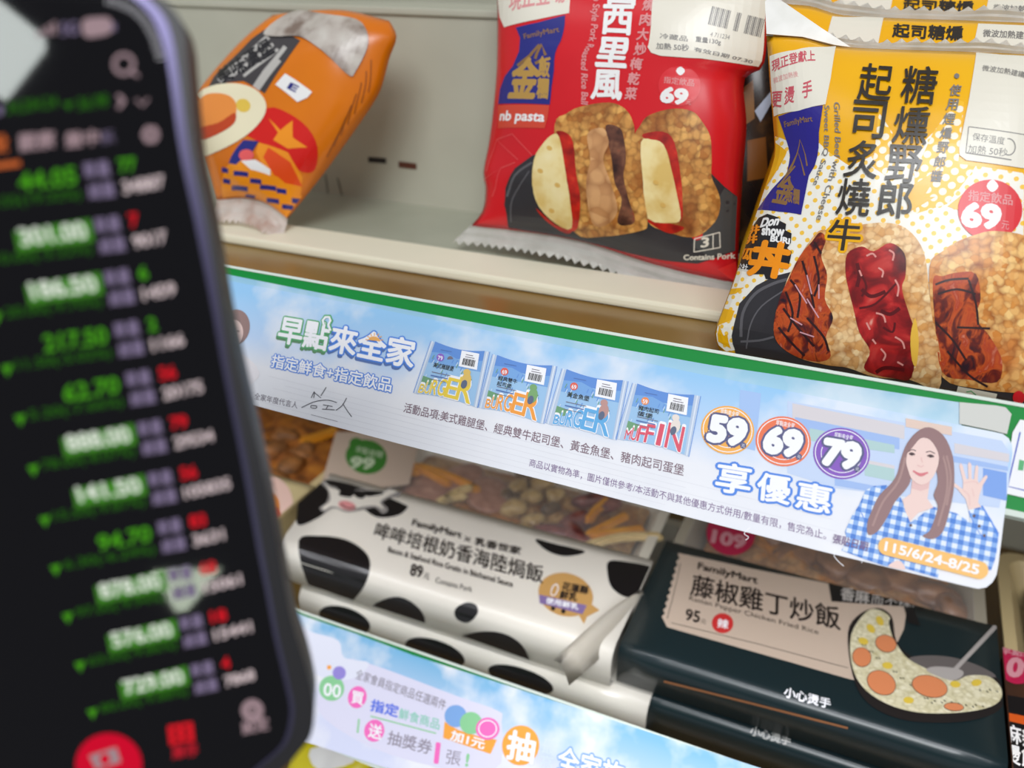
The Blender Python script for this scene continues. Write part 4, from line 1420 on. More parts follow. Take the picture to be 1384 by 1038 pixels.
P.poly(co((395, 440), (480, 460), (560, 520), (600, 600), (590, 690), (540, 700), (480, 660), (400, 600), (330, 560), (320, 540)), mat('print_star_red', (216, 26, 20), .3), 1, 3)
P.poly(co((400, 480), (450, 530), (500, 490), (500, 560), (560, 600), (480, 605), (420, 570), (440, 540)), mat('print_star_orange', (246, 150, 30), .3), 2)
P.poly(co((360, 580), (480, 620), (540, 720), (530, 800), (400, 720), (350, 620)), mat('print_star_orange', (246, 150, 30), .3), 2)
P.poly(co((400, 600), (490, 660), (540, 760), (440, 740), (380, 640)), mat('print_flame', (232, 76, 24), .3), 3)
P.done('printed_star_emblem')
P.poly(co((350, 560), (330, 590), (290, 640), (230, 680), (215, 800), (230, 840), (480, 890), (540, 800), (440, 720), (330, 690), (310, 620)), mat('film_orange_bright', (246, 150, 24), .28), 4)
P.poly(co((300, 570), (362, 575), (335, 620), (270, 670), (240, 665)), NAVYR, 5)
P.ell(co((312, 632))[0], 10, 8, mat('print_coral_dot', (236, 96, 96), .3), 6)
for k, (x, y, w) in enumerate(((232, 735, 30), (290, 705, 60), (285, 765, 66), (350, 735, 46), (400, 762, 66), (455, 775, 40), (480, 840, 46), (520, 815, 46), (225, 690, 26), (330, 800, 40), (420, 815, 50))):
    P.poly(co((x - w / 2, y - 10), (x + w / 2, y - 4), (x + w / 2, y + 16), (x - w / 2, y + 10)), NAVYR, 5)
P.poly(co((290, 655), (350, 650), (410, 690), (410, 715), (330, 690)), FW, 6)
P.done('printed_checks')
P.poly(co((80, 480), (90, 400), (170, 350), (270, 340), (350, 365), (392, 420), (380, 480), (320, 545), (230, 600), (130, 640), (100, 620)), mat('print_egg_white', (240, 230, 196), .3), 7, 4)
P.ell(co((300, 430))[0], 10, 9, mat('print_egg_yellow', (232, 196, 80), .3), 8, rot=20)
P.poly(co((95, 440), (150, 385), (230, 385), (270, 420), (265, 480), (210, 530), (130, 560), (95, 520)), mat('print_yolk', (238, 146, 66), .3), 9, 4)
P.poly(co((100, 530), (200, 500), (265, 460), (265, 500), (210, 540), (130, 570)), mat('print_yolk_red', (196, 70, 30), .3), 10, 4)
P.done('printed_egg')
P.poly(co((470, 300), (500, 318), (580, 375), (560, 398), (520, 416), (430, 345)), FW, 7)
P.text('E', *co((480, 360), (510, 375), (495, 338)), NAVYR, 8, .04)
P.done('printed_white_tag')
P.poly(co((640, 700), (660, 640), (590, 760)), NAVYR, 7)
for k in range(7):
    P.line(co((640 + k * 28, 640 - k * 44), (700 + k * 20, 520 - k * 46)), 1.5, mat('print_rust', (150, 78, 20), .3), 7)
P.done('printed_side_text')
# folded-over grey seal flap near the top
fl = Print(bag, t, base=0.0012, lay=0.0004)
fl.parent = t
fl.poly(co((385, 140), (430, 90), (520, 45), (640, 60), (760, 80), (805, 130), (805, 200), (760, 290), (735, 310), (660, 240), (600, 190), (530, 150), (440, 150)), ramp_mat('film_seal_grey', [(0.35, (128, 110, 98)), (0.5, (186, 176, 166)), (0.7, (206, 200, 190))], 'noise', 60, .3), 0, 4)
fl.done('seal_flap')
bag.seal('bottom_seal', ramp_mat('film_seal_pinkish', [(0.3, (214, 176, 158)), (0.5, (242, 230, 222)), (0.8, (248, 244, 240))], 'noise', 70, .3), t, 'bottom', 0.015, 0.002, 20, out=0.006)


# ================================================================ boxed meals on the lower shelf
ZTOP = CZ - 0.323                     # top of the upper layer of boxes
BH = 0.029                            # height of one box
YF = 0.312                            # front of the boxes
SLW = mat('card_white', (236, 230, 218), 0.32, coat=0.3)
SLB = mat('card_black', (26, 24, 26), 0.3, coat=0.3)
SLG = mat('card_dark_green', (24, 40, 44), 0.34, coat=0.25)
BEIGE = mat('card_beige', (204, 184, 166), 0.4)
TRAYW = mat('meal_tray_white', (222, 216, 200), 0.35)
TRAYC = mat('meal_tray_clear', (176, 168, 150), 0.25)
KRAFT = mat('card_kraft', (150, 98, 62), 0.6)


def profile(depth, h, r=0.009, n=6, lip=0.0, dish=0.0):
    """front face from its foot up, round the fold, then back over the top: (y, z) with the fold's outside at y=0, z=0"""
    P = [(0.007, -h * .98), (0.0015, -h * .9), (0.0, -r - 0.002)]
    for i in range(1, n + 1):
        a = math.radians(90 * i / n)
        P.append((r - r * math.cos(a), -r + r * math.sin(a)))
    k = 8
    for i in range(1, k + 1):
        t = i / k
        P.append((r + (depth - r) * t, -dish * math.sin(math.pi * t)))
    return P


def sleeve(ox, z, w, depth, m, t, h=BH, r=0.009, yf=None, yaw=0.0, name='sleeve', skew=0.0):
    pr_ = profile(depth, h - 0.001, r)
    c, s_ = math.cos(math.radians(yaw)), math.sin(math.radians(yaw))
    f = Fold((ox, YF if yf is None else yf, z), pr_, 0.0, (c, s_, 0))
    f.v0 = f.d[5]                      # v = 0 half way round the fold
    f.n = Vector((0, -0.6, 0.8))
    f.guess = (w / 2, 0.03)
    f.skew = skew
    f.clip = ((0.0004 - skew * .075, w - 0.0004), (-f.v0 + 0.001, f.d[-1] - f.v0 - 0.0004))
    f.build(name, m, t, 0, w)
    # closed side cheeks under the card
    for u in (0.0015, w - 0.0015):
        bm = bmesh.new()
        vs = [bm.verts.new(f.f(u - (skew * max(0, d_ - f.v0) if u < .01 else 0), d_ - f.v0, -0.0008)) for d_ in f.d]
        p_, _ = f.yz(f.d[-1] - f.v0)
        e_ = bm.verts.new(f.O + f.ex * u + f.ed * p_.x + Vector((0, 0, -h + 0.001)))
        bm.faces.new(vs + [e_])
        mk('side_cheek', bm, m, t)
    return f


def tray(x0, x1, y0, y1, ztop, h, t, m, wall=0.012, rim=0.006):
    """thermoformed tray with flared walls and a flat rim"""
    bm = bmesh.new()

    def ring(ix, z, rr=0.012):
        P = []
        a0, a1, b0, b1 = x0 + ix, x1 - ix, y0 + ix, y1 - ix
        rr = max(0.003, rr - ix * .3)
        for cx_, cy_, st in ((a1 - rr, b1 - rr, 0), (a0 + rr, b1 - rr, 90), (a0 + rr, b0 + rr, 180), (a1 - rr, b0 + rr, 270)):
            for k in range(5):
                a = math.radians(st + k * 22.5)
                P.append(bm.verts.new((cx_ + rr * math.cos(a), cy_ + rr * math.sin(a), z)))
        return P
    R = [ring(0.0, ztop - 0.0015), ring(0.0, ztop), ring(rim, ztop), ring(rim + 0.002, ztop - 0.004), ring(rim + wall, ztop - h + 0.002)]
    for A, B in zip(R, R[1:]):
        n = len(A)
        for i in range(n):
            bm.faces.new((A[i], A[(i + 1) % n], B[(i + 1) % n], B[i]))
    bm.faces.new(R[-1])
    O2 = ring(rim + wall - 0.001, ztop - h)
    n = len(O2)
    for i in range(n):
        bm.faces.new((R[0][(i + 1) % n], R[0][i], O2[i], O2[(i + 1) % n]))
    bm.faces.new(O2[::-1])
    bmesh.ops.recalc_face_normals(bm, faces=bm.faces[:])
    return mk('tray', bm, m, t)


def food_bed(x0, x1, y0, y1, z, m, t, name='food_bed', amp=0.003, n=44, seed=1):
    rr = random.Random(seed)
    bm = bmesh.new()
    ph = [(rr.uniform(60, 320), rr.uniform(60, 320), rr.uniform(0, 6)) for _ in range(10)]
    g = []
    for j in range(n + 1):
        row = []
        for i in range(n + 1):
            x, y = x0 + (x1 - x0) * i / n, y0 + (y1 - y0) * j / n
            e = min(1, 6 * min(i, n - i, j, n - j) / n)
            zz = z + amp * e * (sum(math.sin(a * x + b * y + c) for a, b, c in ph) / 4 + rr.uniform(-.3, .3)) - (1 - e) * 0.006
            row.append(bm.verts.new((x, y, zz)))
        g.append(row)
    for j in range(n):
        for i in range(n):
            bm.faces.new((g[j][i], g[j][i + 1], g[j + 1][i + 1], g[j + 1][i]))
    uv_from(bm, lambda c: (c.x, c.y))
    return mk(name, bm, m, t, smooth=True)


def lump(name, c, rx, ry, rz, m, t, rot=0, seed=0, tilt=0, rough=.18):
    rr = random.Random(seed)
    bm = bmesh.new()
    bmesh.ops.create_icosphere(bm, subdivisions=3, radius=1)
    ph = [(Vector((rr.uniform(-3, 3), rr.uniform(-3, 3), rr.uniform(-3, 3))), rr.uniform(0, 6)) for _ in range(5)]
    M = Matrix.Rotation(math.radians(rot), 3, 'Z') @ Matrix.Rotation(math.radians(tilt), 3, 'X')
    for v in bm.verts:
        k = 1 + rough * sum(math.sin(v.co.dot(a) + b) for a, b in ph) / 3
        q = Vector((v.co.x * rx * k, v.co.y * ry * k, v.co.z * rz * k))
        v.co = M @ q + Vector(c)
    uv_from(bm, lambda p: (p.x, p.y + p.z))
    return mk(name, bm, m, t, smooth=True)


def slab(name, c, L, W, H, m, t, rot=0, tilt=0, bend=0.0, bev=0.002):
    bm = bmesh.new()
    nx = 8
    M = Matrix.Rotation(math.radians(rot), 3, 'Z') @ Matrix.Rotation(math.radians(tilt), 3, 'Y')
    box_bm(-L / 2, L / 2, -W / 2, W / 2, -H / 2, H / 2, 0, bm)
    bmesh.ops.bevel(bm, geom=bm.edges[:], offset=min(bev, H * .4), segments=2, affect='EDGES')
    for k in range(1, nx):
        bmesh.ops.bisect_plane(bm, geom=bm.verts[:] + bm.edges[:] + bm.faces[:], plane_co=(-L / 2 + L * k / nx, 0, 0), plane_no=(1, 0, 0))
    for v in bm.verts:
        v.co.y += bend * (1 - (2 * v.co.x / L) ** 2)
        v.co = M @ v.co + Vector(c)
    uv_from(bm, lambda p: (p.x, p.y + p.z))
    return mk(name, bm, m, t, smooth=False)


def lid(x0, x1, y0, y1, z, t):
    """clear plastic film over the tray"""
    if 'lid_clear' not in MATS:
        m = mat('lid_clear', (255, 255, 255), 0.12)
        b = m.node_tree.nodes['Principled BSDF']
        b.inputs['Transmission Weight'].default_value = 0.0
        b.inputs['Alpha'].default_value = 0.06
    bm = box_bm(x0, x1, y0, y1, z, z + 0.0006)
    return mk('film_lid', bm, MATS['lid_clear'], t)


def on_top(p, z):
    d = ray(p)
    return CAMLOC + d * ((z - CZ) / d.z)


cw_ = crop(350, 560, 2.516)
HAM = ramp_mat('food_ham', [(0.3, (140, 92, 70)), (0.6, (170, 122, 98)), (0.85, (196, 152, 124))], 'noise', 160, 0.35)
MUSH = ramp_mat('food_mushroom', [(0.35, (150, 118, 66)), (0.6, (190, 160, 104)), (0.8, (108, 84, 50))], 'noise', 120, 0.35)
MUSHD = ramp_mat('food_mushroom_dark', [(0.35, (74, 56, 40)), (0.6, (128, 100, 66))], 'noise', 120, 0.35)
OCTO = ramp_mat('food_bacon', [(0.35, (84, 36, 34)), (0.55, (126, 66, 58)), (0.75, (158, 108, 92))], 'noise', 110, 0.35)
CHED = ramp_mat('food_cheddar', [(0.4, (208, 136, 30)), (0.7, (226, 160, 48))], 'noise', 60, 0.4)
MOZZ = ramp_mat('food_mozzarella', [(0.4, (206, 178, 120)), (0.7, (226, 204, 150))], 'noise', 60, 0.4)
RICEB = grain_mat('food_rice', (120, 84, 46), (176, 132, 80), (208, 170, 112), 330, .4, (170, 108, 40), 40)


def cow_box(x0, w, z, label, front, yf=None):
    yf = YF if yf is None else yf
    t = thing('meal_box', (x0 + w / 2, yf + .07, z - BH), label, 'meal box', None)
    f = sleeve(x0, z, w, 0.079, SLW, t, yf=yf, skew=0.2)
    tray(x0 + 0.004, x0 + w - 0.004, yf + 0.012, yf + 0.165, z - 0.0022, BH - 0.004, t, TRAYW)
    P = Print(f, t, base=0.0002, lay=0.00008)

    def S(*p):
        P.poly(cw_(*p), SLB, 0, 4)
        P.done('cow_spot')
    if front:
        S((130, 330), (140, 270), (172, 232), (225, 222), (320, 240), (420, 275), (490, 305), (505, 318), (470, 345), (400, 350), (330, 310), (250, 320), (205, 350), (135, 378))
        S((135, 430), (200, 414), (300, 428), (370, 480), (374, 545), (340, 610), (280, 655), (200, 612), (160, 560))
        S((460, 620), (520, 638), (563, 690), (556, 765), (530, 805), (470, 785), (400, 745), (370, 705), (388, 650))
        S((705, 640), (740, 650), (742, 680), (710, 708), (672, 694), (668, 662))
        S((605, 815), (650, 772), (740, 740), (830, 744), (895, 785), (922, 850), (900, 885), (760, 870))
        S((940, 425), (1010, 442), (1105, 465), (1085, 478), (1030, 482), (975, 462))
        S((1190, 500), (1250, 502), (1330, 518), (1365, 545), (1320, 610), (1250, 622), (1200, 590), (1185, 540))
        GC = mat('print_cow_grey', (150, 146, 142), .4)
        P.poly(cw_((206, 232), (222, 226), (240, 242), (268, 252), (270, 275), (340, 255), (420, 262), (455, 240), (470, 228), (484, 262), (478, 280), (450, 285), (420, 300), (440, 325), (420, 340), (395, 318), (360, 325), (300, 335), (255, 320), (225, 335), (205, 320), (230, 300), (235, 262)), GC, 2, 3)
        P.poly(cw_((222, 232), (240, 250), (276, 262), (276, 280), (345, 262), (420, 268), (462, 240), (474, 262), (440, 280), (412, 300), (425, 325), (395, 312), (350, 316), (300, 328), (252, 314), (226, 326), (216, 318), (242, 296), (240, 266)), SLW, 3, 3)
        P.poly(cw_((270, 272), (300, 250), (330, 262), (310, 285)), SLB, 4, 2)
        P.poly(cw_((345, 264), (400, 262), (425, 272), (372, 282)), SLB, 4, 2)
        P.ell(cw_((342, 275))[0], 8, 5, SLB, 5, rot=20)
        P.ell(cw_((300, 312))[0], 12, 6, mat('print_cow_nose', (226, 150, 150), .4), 4, rot=14)
        P.line(cw_((280, 308), (300, 322), (330, 318)), 1.5, SLB, 5, smooth=3)
        P.done('printed_cow_head')
        INKB = mat('print_card_ink', (44, 36, 34), .4)
        P.text('哞哞培根奶香海陸焗飯', (504, 727), (733.5, 790), (511, 706), INKB, 4, .012)
        P.text('FamilyMart', *cw_((518, 385), (685, 430), (526, 358)), INKB, 4, .03)
        P.text('×', *cw_((696, 432), (718, 438), (700, 415)), INKB, 4)
        P.text('乳香世家', *cw_((732, 445), (888, 480), (738, 420)), INKB, 4, .03)
        P.text('Bacon & Seafood Rice Gratin in Béchamel Sauce', *cw_((438, 470), (862, 590), (442, 452)), INKB, 4, .02)
        P.text('89', *cw_((513, 548), (553, 558), (520, 510)), INKB, 4, .03)
        P.text('元', *cw_((558, 560), (578, 565), (562, 540)), INKB, 4)
        P.text('Contains Pork', *cw_((600, 575), (724, 608), (603, 556)), INKB, 4)
        P.done('printed_title')
        GB = mat('print_gold_badge', (206, 160, 96), .35)
        P.ell(cw_((1043, 615))[0], 37.5, 29, GB, 3, rot=16)
        P.poly(cw_((1085, 680), (1105, 715), (1115, 690), (1158, 668), (1120, 640)), GB, 3)
        P.poly(cw_((952, 615), (1115, 652), (1100, 682), (955, 645)), mat('print_badge_violet', (138, 116, 168), .4), 4)
        P.text('花蓮縣\n鮮乳', *cw_((1020, 628), (1110, 645), (1035, 572)), INKB, 5, .03)
        P.text('使用鮮乳', *cw_((975, 645), (1085, 668), (978, 625)), PW, 5, .03)
        P.ring(cw_((1005, 600))[0], 4, 8, 1.4, PW, 5, rot=20)
        P.ell(cw_((1000, 662))[0], 3, 3, INKB, 4)
        P.ell(cw_((1035, 672))[0], 3, 3, INKB, 4)
        P.done('printed_gold_badge')
        # food seen through the film behind the sleeve
        zf = z - 0.008
        food_bed(x0 + 0.02, x0 + w - 0.02, yf + 0.03, yf + 0.152, zf - 0.004, RICEB, t, 'rice_bed')
        HP = lambda x, y: on_top(cw_((x, y))[0], zf)
        for x, y, a, s_, m in ((575, 262, 20, 1.0, HAM), (780, 270, 40, .95, HAM), (690, 215, -10, .8, HAM)):
            c = HP(x, y)
            lump('ham_slice', c, .017 * s_, .023 * s_, .0035, m, t, rot=a, seed=x, rough=.06)
        k = 0
        for x, y, s_, m in ((880, 250, 1, MUSH), (930, 285, .9, MUSH), (970, 240, 1, MUSH), (860, 320, 1, MUSH), (930, 360, .95, MUSH), (990, 320, .8, MUSHD), (905, 215, .8, MUSHD), (1010, 275, .8, MUSH), (845, 280, .7, MUSHD), (900, 395, .8, MUSH)):
            c = HP(x, y)
            k += 1
            lump('mushroom_piece', c, .0085 * s_, .007 * s_, .005, m, t, rot=k * 47, seed=k, rough=.35)
        for x, y, s_, a in ((1020, 400, 1.2, 20), (1070, 370, 1, 60), (1080, 420, 1.1, -20), (1130, 300, 1, 30), (1180, 310, .9, 70)):
            c = HP(x, y)
            k += 1
            lump('bacon_piece', c, .013 * s_, .0075 * s_, .006, OCTO, t, rot=a, seed=k * 3, rough=.35)
        for x, y, L, a, m, b in ((560, 215, .05, -14, CHED, .002), (640, 235, .055, -10, CHED, .003), (480, 215, .03, 20, CHED, .002), (690, 290, .028, 60, MOZZ, .004), (1175, 400, .040, 62, CHED, 0), (1215, 420, .036, 34, CHED, 0), (1235, 455, .052, 36, MOZZ, .005),
                                 (1150, 345, .03, 80, CHED, .001), (655, 310, .022, 50, MOZZ, .003)):
            c = HP(x, y) + Vector((0, 0, .004))
            slab('cheese_strip', c, L, .007, .005, m, t, rot=a, bend=b)
        lid(x0 + 0.01, x0 + w - 0.01, yf + 0.079, yf + 0.160, z - 0.0016, t)
        # round price sticker and its pale card behind the sleeve
        PC = Print(Plane((x0, yf, z - 0.0006), (1, 0, 0), (0, 1, 0)), t, base=0.0, lay=0.0001)
        PC.poly(cw_((262, 60), (400, 60), (545, 90), (510, 240), (400, 250), (215, 225)), BEIGE, 0)
        PC.ell(cw_((365, 145))[0], 28, 23, mat('sticker_green', (60, 130, 46), .4), 1, rot=10)
        PC.ell(cw_((330, 100))[0], 9, 8, mat('sticker_green', (60, 130, 46), .4), 1)
        PC.text('早點省錢', *cw_((325, 130), (418, 150), (332, 108)), mat('sticker_light', (196, 214, 180), .4), 2, .01)
        PC.text('99', *cw_((308, 182), (385, 188), (318, 145)), mat('sticker_light', (196, 214, 180), .4), 2, .05)
        PC.done('price_sticker')
    else:
        for c_, rx, ry in (((466, 838), 36, 17), ((588, 882), 42, 17), ((704, 918), 46, 15)):
            P.ell(c_, rx, ry, SLB, 0, 18)
            P.done('cow_spot')
    return t, f


CX0 = on_top((402, 712), ZTOP).x
t_, fs_ = cow_box(CX0, -0.083 - CX0, ZTOP, 'cow print meal box with a white and black spotted sleeve, upper one of its stack', True)
# the sleeve's right end curls up in a raised flap
pts_f = [(747, 890), (788, 852), (834, 821), (862, 797), (876, 794), (887, 803), (858, 826), (822, 852), (790, 872), (756, 897)]
bm = bmesh.new()
rows = []
for i in range(9):
    tt = i / 8
    a = Vector(on_top((748 + (866 - 748) * tt, 893 - (893 - 797) * tt - 6 * math.sin(math.pi * tt)), ZTOP + 0.0005))
    row = []
    for k in range(5):
        s_ = k / 4
        row.append(bm.verts.new(a + Vector((0.0125 * s_ * (0.35 + 0.65 * math.sin(math.pi * min(1, .25 + tt * .8))), -0.004 * s_, 0.009 * math.sin(math.pi * s_ * .9) * math.sin(math.pi * (.12 + tt * .8)) - 0.010 * s_ * s_))))
    rows.append(row)
for i in range(8):
    for k in range(4):
        bm.faces.new((rows[i][k], rows[i][k + 1], rows[i + 1][k + 1], rows[i + 1][k]))
bmesh.ops.solidify(bm, geom=bm.faces[:], thickness=0.0006)
mk('sleeve_flap', bm, SLW, t_, smooth=True)
cow_box(CX0 + 0.012, -0.074 - CX0, ZTOP - BH, 'cow print meal box under another one, only its spotted front edge showing', False, yf=YF - 0.001)

# ---- dark green fried rice boxes
cg_ = crop(820, 680, 2.454)
CHK = mat('print_chicken', (222, 138, 92), .4)
CORN = mat('print_corn', (226, 196, 74), .4)
PANC = mat('print_pan_dark', (36, 32, 32), .4)


GD = on_top((940, 741), ZTOP).y - YF - 0.005


def rice_box(x0, w, z, label, top, yf=None):
    yf = YF + 0.005 if yf is None else yf
    t = thing('meal_box', (x0 + w / 2, yf + .07, z - BH), label, 'meal box', None)
    f = sleeve(x0, z, w, GD, SLG, t, r=0.006, yf=yf)
    tray(x0 + 0.004, x0 + w - 0.004, yf + 0.012, yf + 0.165, z - 0.0022, BH - 0.004, t, TRAYC)
    P = Print(f, t, base=0.0002, lay=0.00008)
    if top:
        bg = [(238, 166), (500, 222), (740, 268), (1000, 322), (985, 420), (960, 470), (960, 610), (810, 586)]
        lo = [(200, 412), (183, 378)]
        sc = []
        n = 9
        for k in range(n * 2 + 1):
            tt = k / (n * 2)
            x, y = 183 + (238 - 183) * tt, 378 + (172 - 378) * tt
            sc.append((x + (7 if k % 2 else -2), y))
        P.poly(cg_(*(bg + lo + sc)), BEIGE, 0)
        INKC = mat('print_card_ink', (44, 36, 34), .4)
        P.line(cg_((214, 398), (500, 468), (800, 548)), .8, INKC, 1)
        P.line(cg_((245, 200), (232, 260), (215, 330), (200, 385)), .8, INKC, 1)
        P.text('藤椒雞丁炒飯', *cg_((276, 306), (775, 424), (287, 236)), INKC, 2, .015)
        P.text('FamilyMart', *cg_((300, 226), (498, 276), (305, 198)), INKC, 2, .03)
        P.text('Rattan Pepper Chicken Fried Rice', *cg_((272, 328), (703, 443), (274, 308)), INKC, 2)
        P.text('95', *cg_((260, 388), (306, 398), (265, 352)), INKC, 2, .03)
        P.text('元', *cg_((310, 400), (328, 404), (313, 385)), INKC, 2)
        P.done('printed_ticket')
        P.ell(cg_((384, 400))[0], 14.5, 13.5, mat('print_red_dot', (206, 52, 52), .4), 2, rot=10)
        P.text('辣', *cg_((366, 414), (402, 420), (369, 384)), PW, 3, .02)
        P.done('printed_spicy_mark')
        P.poly(cg_((735, 264), (1055, 320), (1050, 356), (1018, 350), (1040, 410), (1000, 400), (985, 345), (745, 328)), SLB, 3)
        P.text('香麻', *cg_((775, 322), (870, 338), (778, 280)), mat('print_soft_grey', (196, 190, 184), .4), 4, .02)
        P.text('而不辣!', *cg_((875, 338), (1018, 350), (880, 305)), mat('print_soft_grey', (170, 166, 160), .4), 4)
        P.done('printed_black_tag')
        P.poly(cg_((800, 430), (840, 370), (900, 350), (945, 380), (960, 460), (1010, 510), (1100, 545), (1200, 560), (1290, 580), (1318, 630), (1300, 690), (1200, 725), (1060, 730), (950, 712), (860, 660), (815, 570)), PANC, 4, 4)
        P.poly(cg_((1000, 520), (1060, 508), (1150, 515), (1240, 545), (1290, 580), (1200, 580), (1140, 590), (1060, 560)), mat('print_pan_grey', (104, 98, 96), .4), 5, 4)
        P.poly(cg_((862, 362), (905, 358), (938, 380), (935, 400), (945, 440), (960, 470), (1000, 520), (1080, 562), (1150, 592), (1200, 575), (1270, 580), (1310, 625), (1290, 670), (1200, 695), (1060, 700), (950, 678), (860, 625), (815, 550), (810, 440)),
               grain_mat('print_fried_rice', (186, 176, 130), (214, 206, 168), (234, 228, 200), 420, .4), 6, 4)
        P.poly(cg_((1060, 560), (1090, 545), (1170, 555), (1180, 575), (1140, 592)), mat('print_spoon', (176, 170, 166), .4), 7, 3)
        P.line(cg_((1150, 560), (1300, 400)), 6, mat('print_spoon', (176, 170, 166), .4), 7)
        for x, y, a, b, r in ((925, 470, 14, 11, 20), (845, 515, 12, 13, -30), (910, 600, 20, 15, 30), (1070, 612, 24, 14, 15), (1150, 680, 13, 5, 5)):
            P.ell(cg_((x, y))[0], a + .8, b + .8, mat('print_chicken_line', (96, 60, 44), .4), 8, r)
            P.ell(cg_((x, y))[0], a, b, CHK, 9, r)
        for x, y, r in ((875, 420, 50), (930, 543, 10), (1000, 658, 5), (1155, 605, 10), (1225, 600, -10), (850, 462, 20), (905, 395, 60)):
            P.ell(cg_((x, y))[0], 7, 4.5, CORN, 9, r)
        for k in range(34):
            a = (k * 61 % 100) / 100
            x = 830 + 470 * a
            y = (470 + 170 * min(1, a * 2) + (k * 37 % 60) - 20) if a < .5 else 620 + (k * 37 % 60)
            P.line(cg_((x, y), (x + 6, y + 5)), 1.4, mat('print_scallion', (70, 70, 56), .4), 8)
        P.done('printed_frying_pan')
        P.text('小心燙手', *cg_((587, 642), (740, 684), (592, 610)), PW, 2, .03)
        P.done('printed_caution')
        P.line(cg_((190, 590), (500, 668), (800, 745)), 3, KRAFT, 1)
        P.done('kraft_edge')
        for x, y, r in ((1245, 345, 9), (1282, 335, 7), (1268, 300, 8), (1235, 300, 6)):
            P.ell(cg_((x, y))[0], r, r, mat('print_leaf_grey', (120, 136, 130), .4), 2)
        P.done('printed_pepper_dots')
        zf = z - 0.008
        food_bed(x0 + 0.02, x0 + w - 0.02, yf + 0.03, yf + 0.152, zf, grain_mat('food_fried_rice', (92, 62, 34), (150, 108, 66), (196, 150, 98), 200, .4, (190, 120, 36), 60), t, 'fried_rice', amp=.0035)
        k = 0
        for x, y, s_ in ((640, 160, 1.2), (760, 200, 1.3), (700, 120, 1), (860, 230, 1.3), (980, 250, 1.2), (1080, 300, 1.1), (560, 110, .9), (920, 180, 1), (1140, 350, 1)):
            k += 1
            lump('chicken_piece', on_top(cg_((x, y))[0], zf), .012 * s_, .009 * s_, .006, ramp_mat('food_chicken', [(0.3, (96, 62, 40)), (0.6, (140, 98, 66)), (.8, (168, 126, 90))], 'noise', 90, .4), t, rot=k * 33, seed=50 + k, rough=.3)
        lid(x0 + 0.01, x0 + w - 0.01, yf + GD, yf + 0.160, z - 0.0016, t)
        PC = Print(Plane((x0, yf, z - 0.0006), (1, 0, 0), (0, 1, 0)), t, base=0.0, lay=0.0001)
        PC.ell(cg_((412, 100))[0], 33, 30, mat('sticker_crimson', (190, 30, 76), .4), 1, rot=10)
        PC.text('109', *cg_((348, 130), (455, 152), (356, 90)), mat('sticker_pink', (216, 150, 160), .4), 2, .05)
        PC.done('price_sticker')
    else:
        P.text('小心燙手', *cg_((475, 768), (608, 806), (480, 738)), mat('print_dim_white', (176, 176, 172), .4), 2, .02)
        P.done('printed_caution')
        P.poly(cg_((720, 752), (860, 790), (1010, 830), (1040, 850), (940, 850), (800, 815)), grain_mat('print_fried_rice_dim', (150, 120, 70), (186, 160, 106), (206, 186, 140), 420, .4), 2, 3)
        P.done('printed_frying_pan')
    return t


GX0 = on_top((836, 868), ZTOP).x + 0.001
GX1 = on_top((1356, 950), ZTOP).x
print('GD', GD, 'GX', GX0, GX1, 'CX0', CX0)
rice_box(GX0, GX1 - GX0, ZTOP, 'dark green fried rice meal box with a beige ticket label, upper one of its stack', True)
rice_box(GX0 + 0.004, GX1 - 0.006 - GX0, ZTOP - BH, 'dark green meal box beneath another one, only its front edge showing', False)

# ---- neighbour at the left, half hidden by the phone
LX1 = CX0 - 0.0168
t = thing('meal_box', (LX1 - 0.1, YF + .08, ZTOP - BH), 'open tray meal box of browned rice between the phone and the cow print box', 'meal box', None)
tray(LX1 - 0.21, LX1, YF + 0.012, YF + 0.175, ZTOP - 0.002, BH - 0.004, t, mat('meal_tray_tan', (206, 186, 138), .35))
food_bed(LX1 - 0.19, LX1 - 0.018, YF + 0.03, YF + 0.16, ZTOP - 0.009, ramp_mat('food_browned', [(0.25, (84, 48, 20)), (0.45, (150, 88, 34)), (0.6, (178, 112, 40)), (0.8, (206, 140, 44))], 'noise', 75, .65, detail=7), t, 'browned_rice', amp=.004, seed=4)
for k, (x, y, s_) in enumerate(((386, 590, 1), (360, 610, 1.2), (395, 630, 1), (375, 650, 1.1), (410, 610, .9))):
    lump('meat_piece', on_top((x, y), ZTOP - 0.009), .011 * s_, .008 * s_, .006, ramp_mat('food_meat_brown', [(0.3, (88, 56, 28)), (0.6, (150, 96, 44))], 'noise', 90, .65), t, rot=k * 50, seed=80 + k, rough=.35)
slab('egg_strip', on_top((432, 590), ZTOP - 0.008), .03, .011, .004, CHED, t, rot=60)
f = sleeve(LX1 - 0.21, ZTOP, 0.21, 0.062, mat('card_sand', (206, 188, 140), .4), t)
P = Print(f, t, base=0.0002)
P.ell((362, 690), 34, 46, mat('print_pink_plate', (232, 196, 182), .4), 1, rot=10)
P.ell((356, 690), 22, 34, mat('print_pink_plate_inner', (240, 206, 190), .4), 2, rot=10)
P.ell((364, 688), 13, 20, mat('print_orange_food', (236, 140, 40), .4), 3, rot=10)
P.ell((370, 700), 9, 13, mat('print_red_food', (206, 84, 50), .4), 4, rot=10)
P.done('printed_plate')

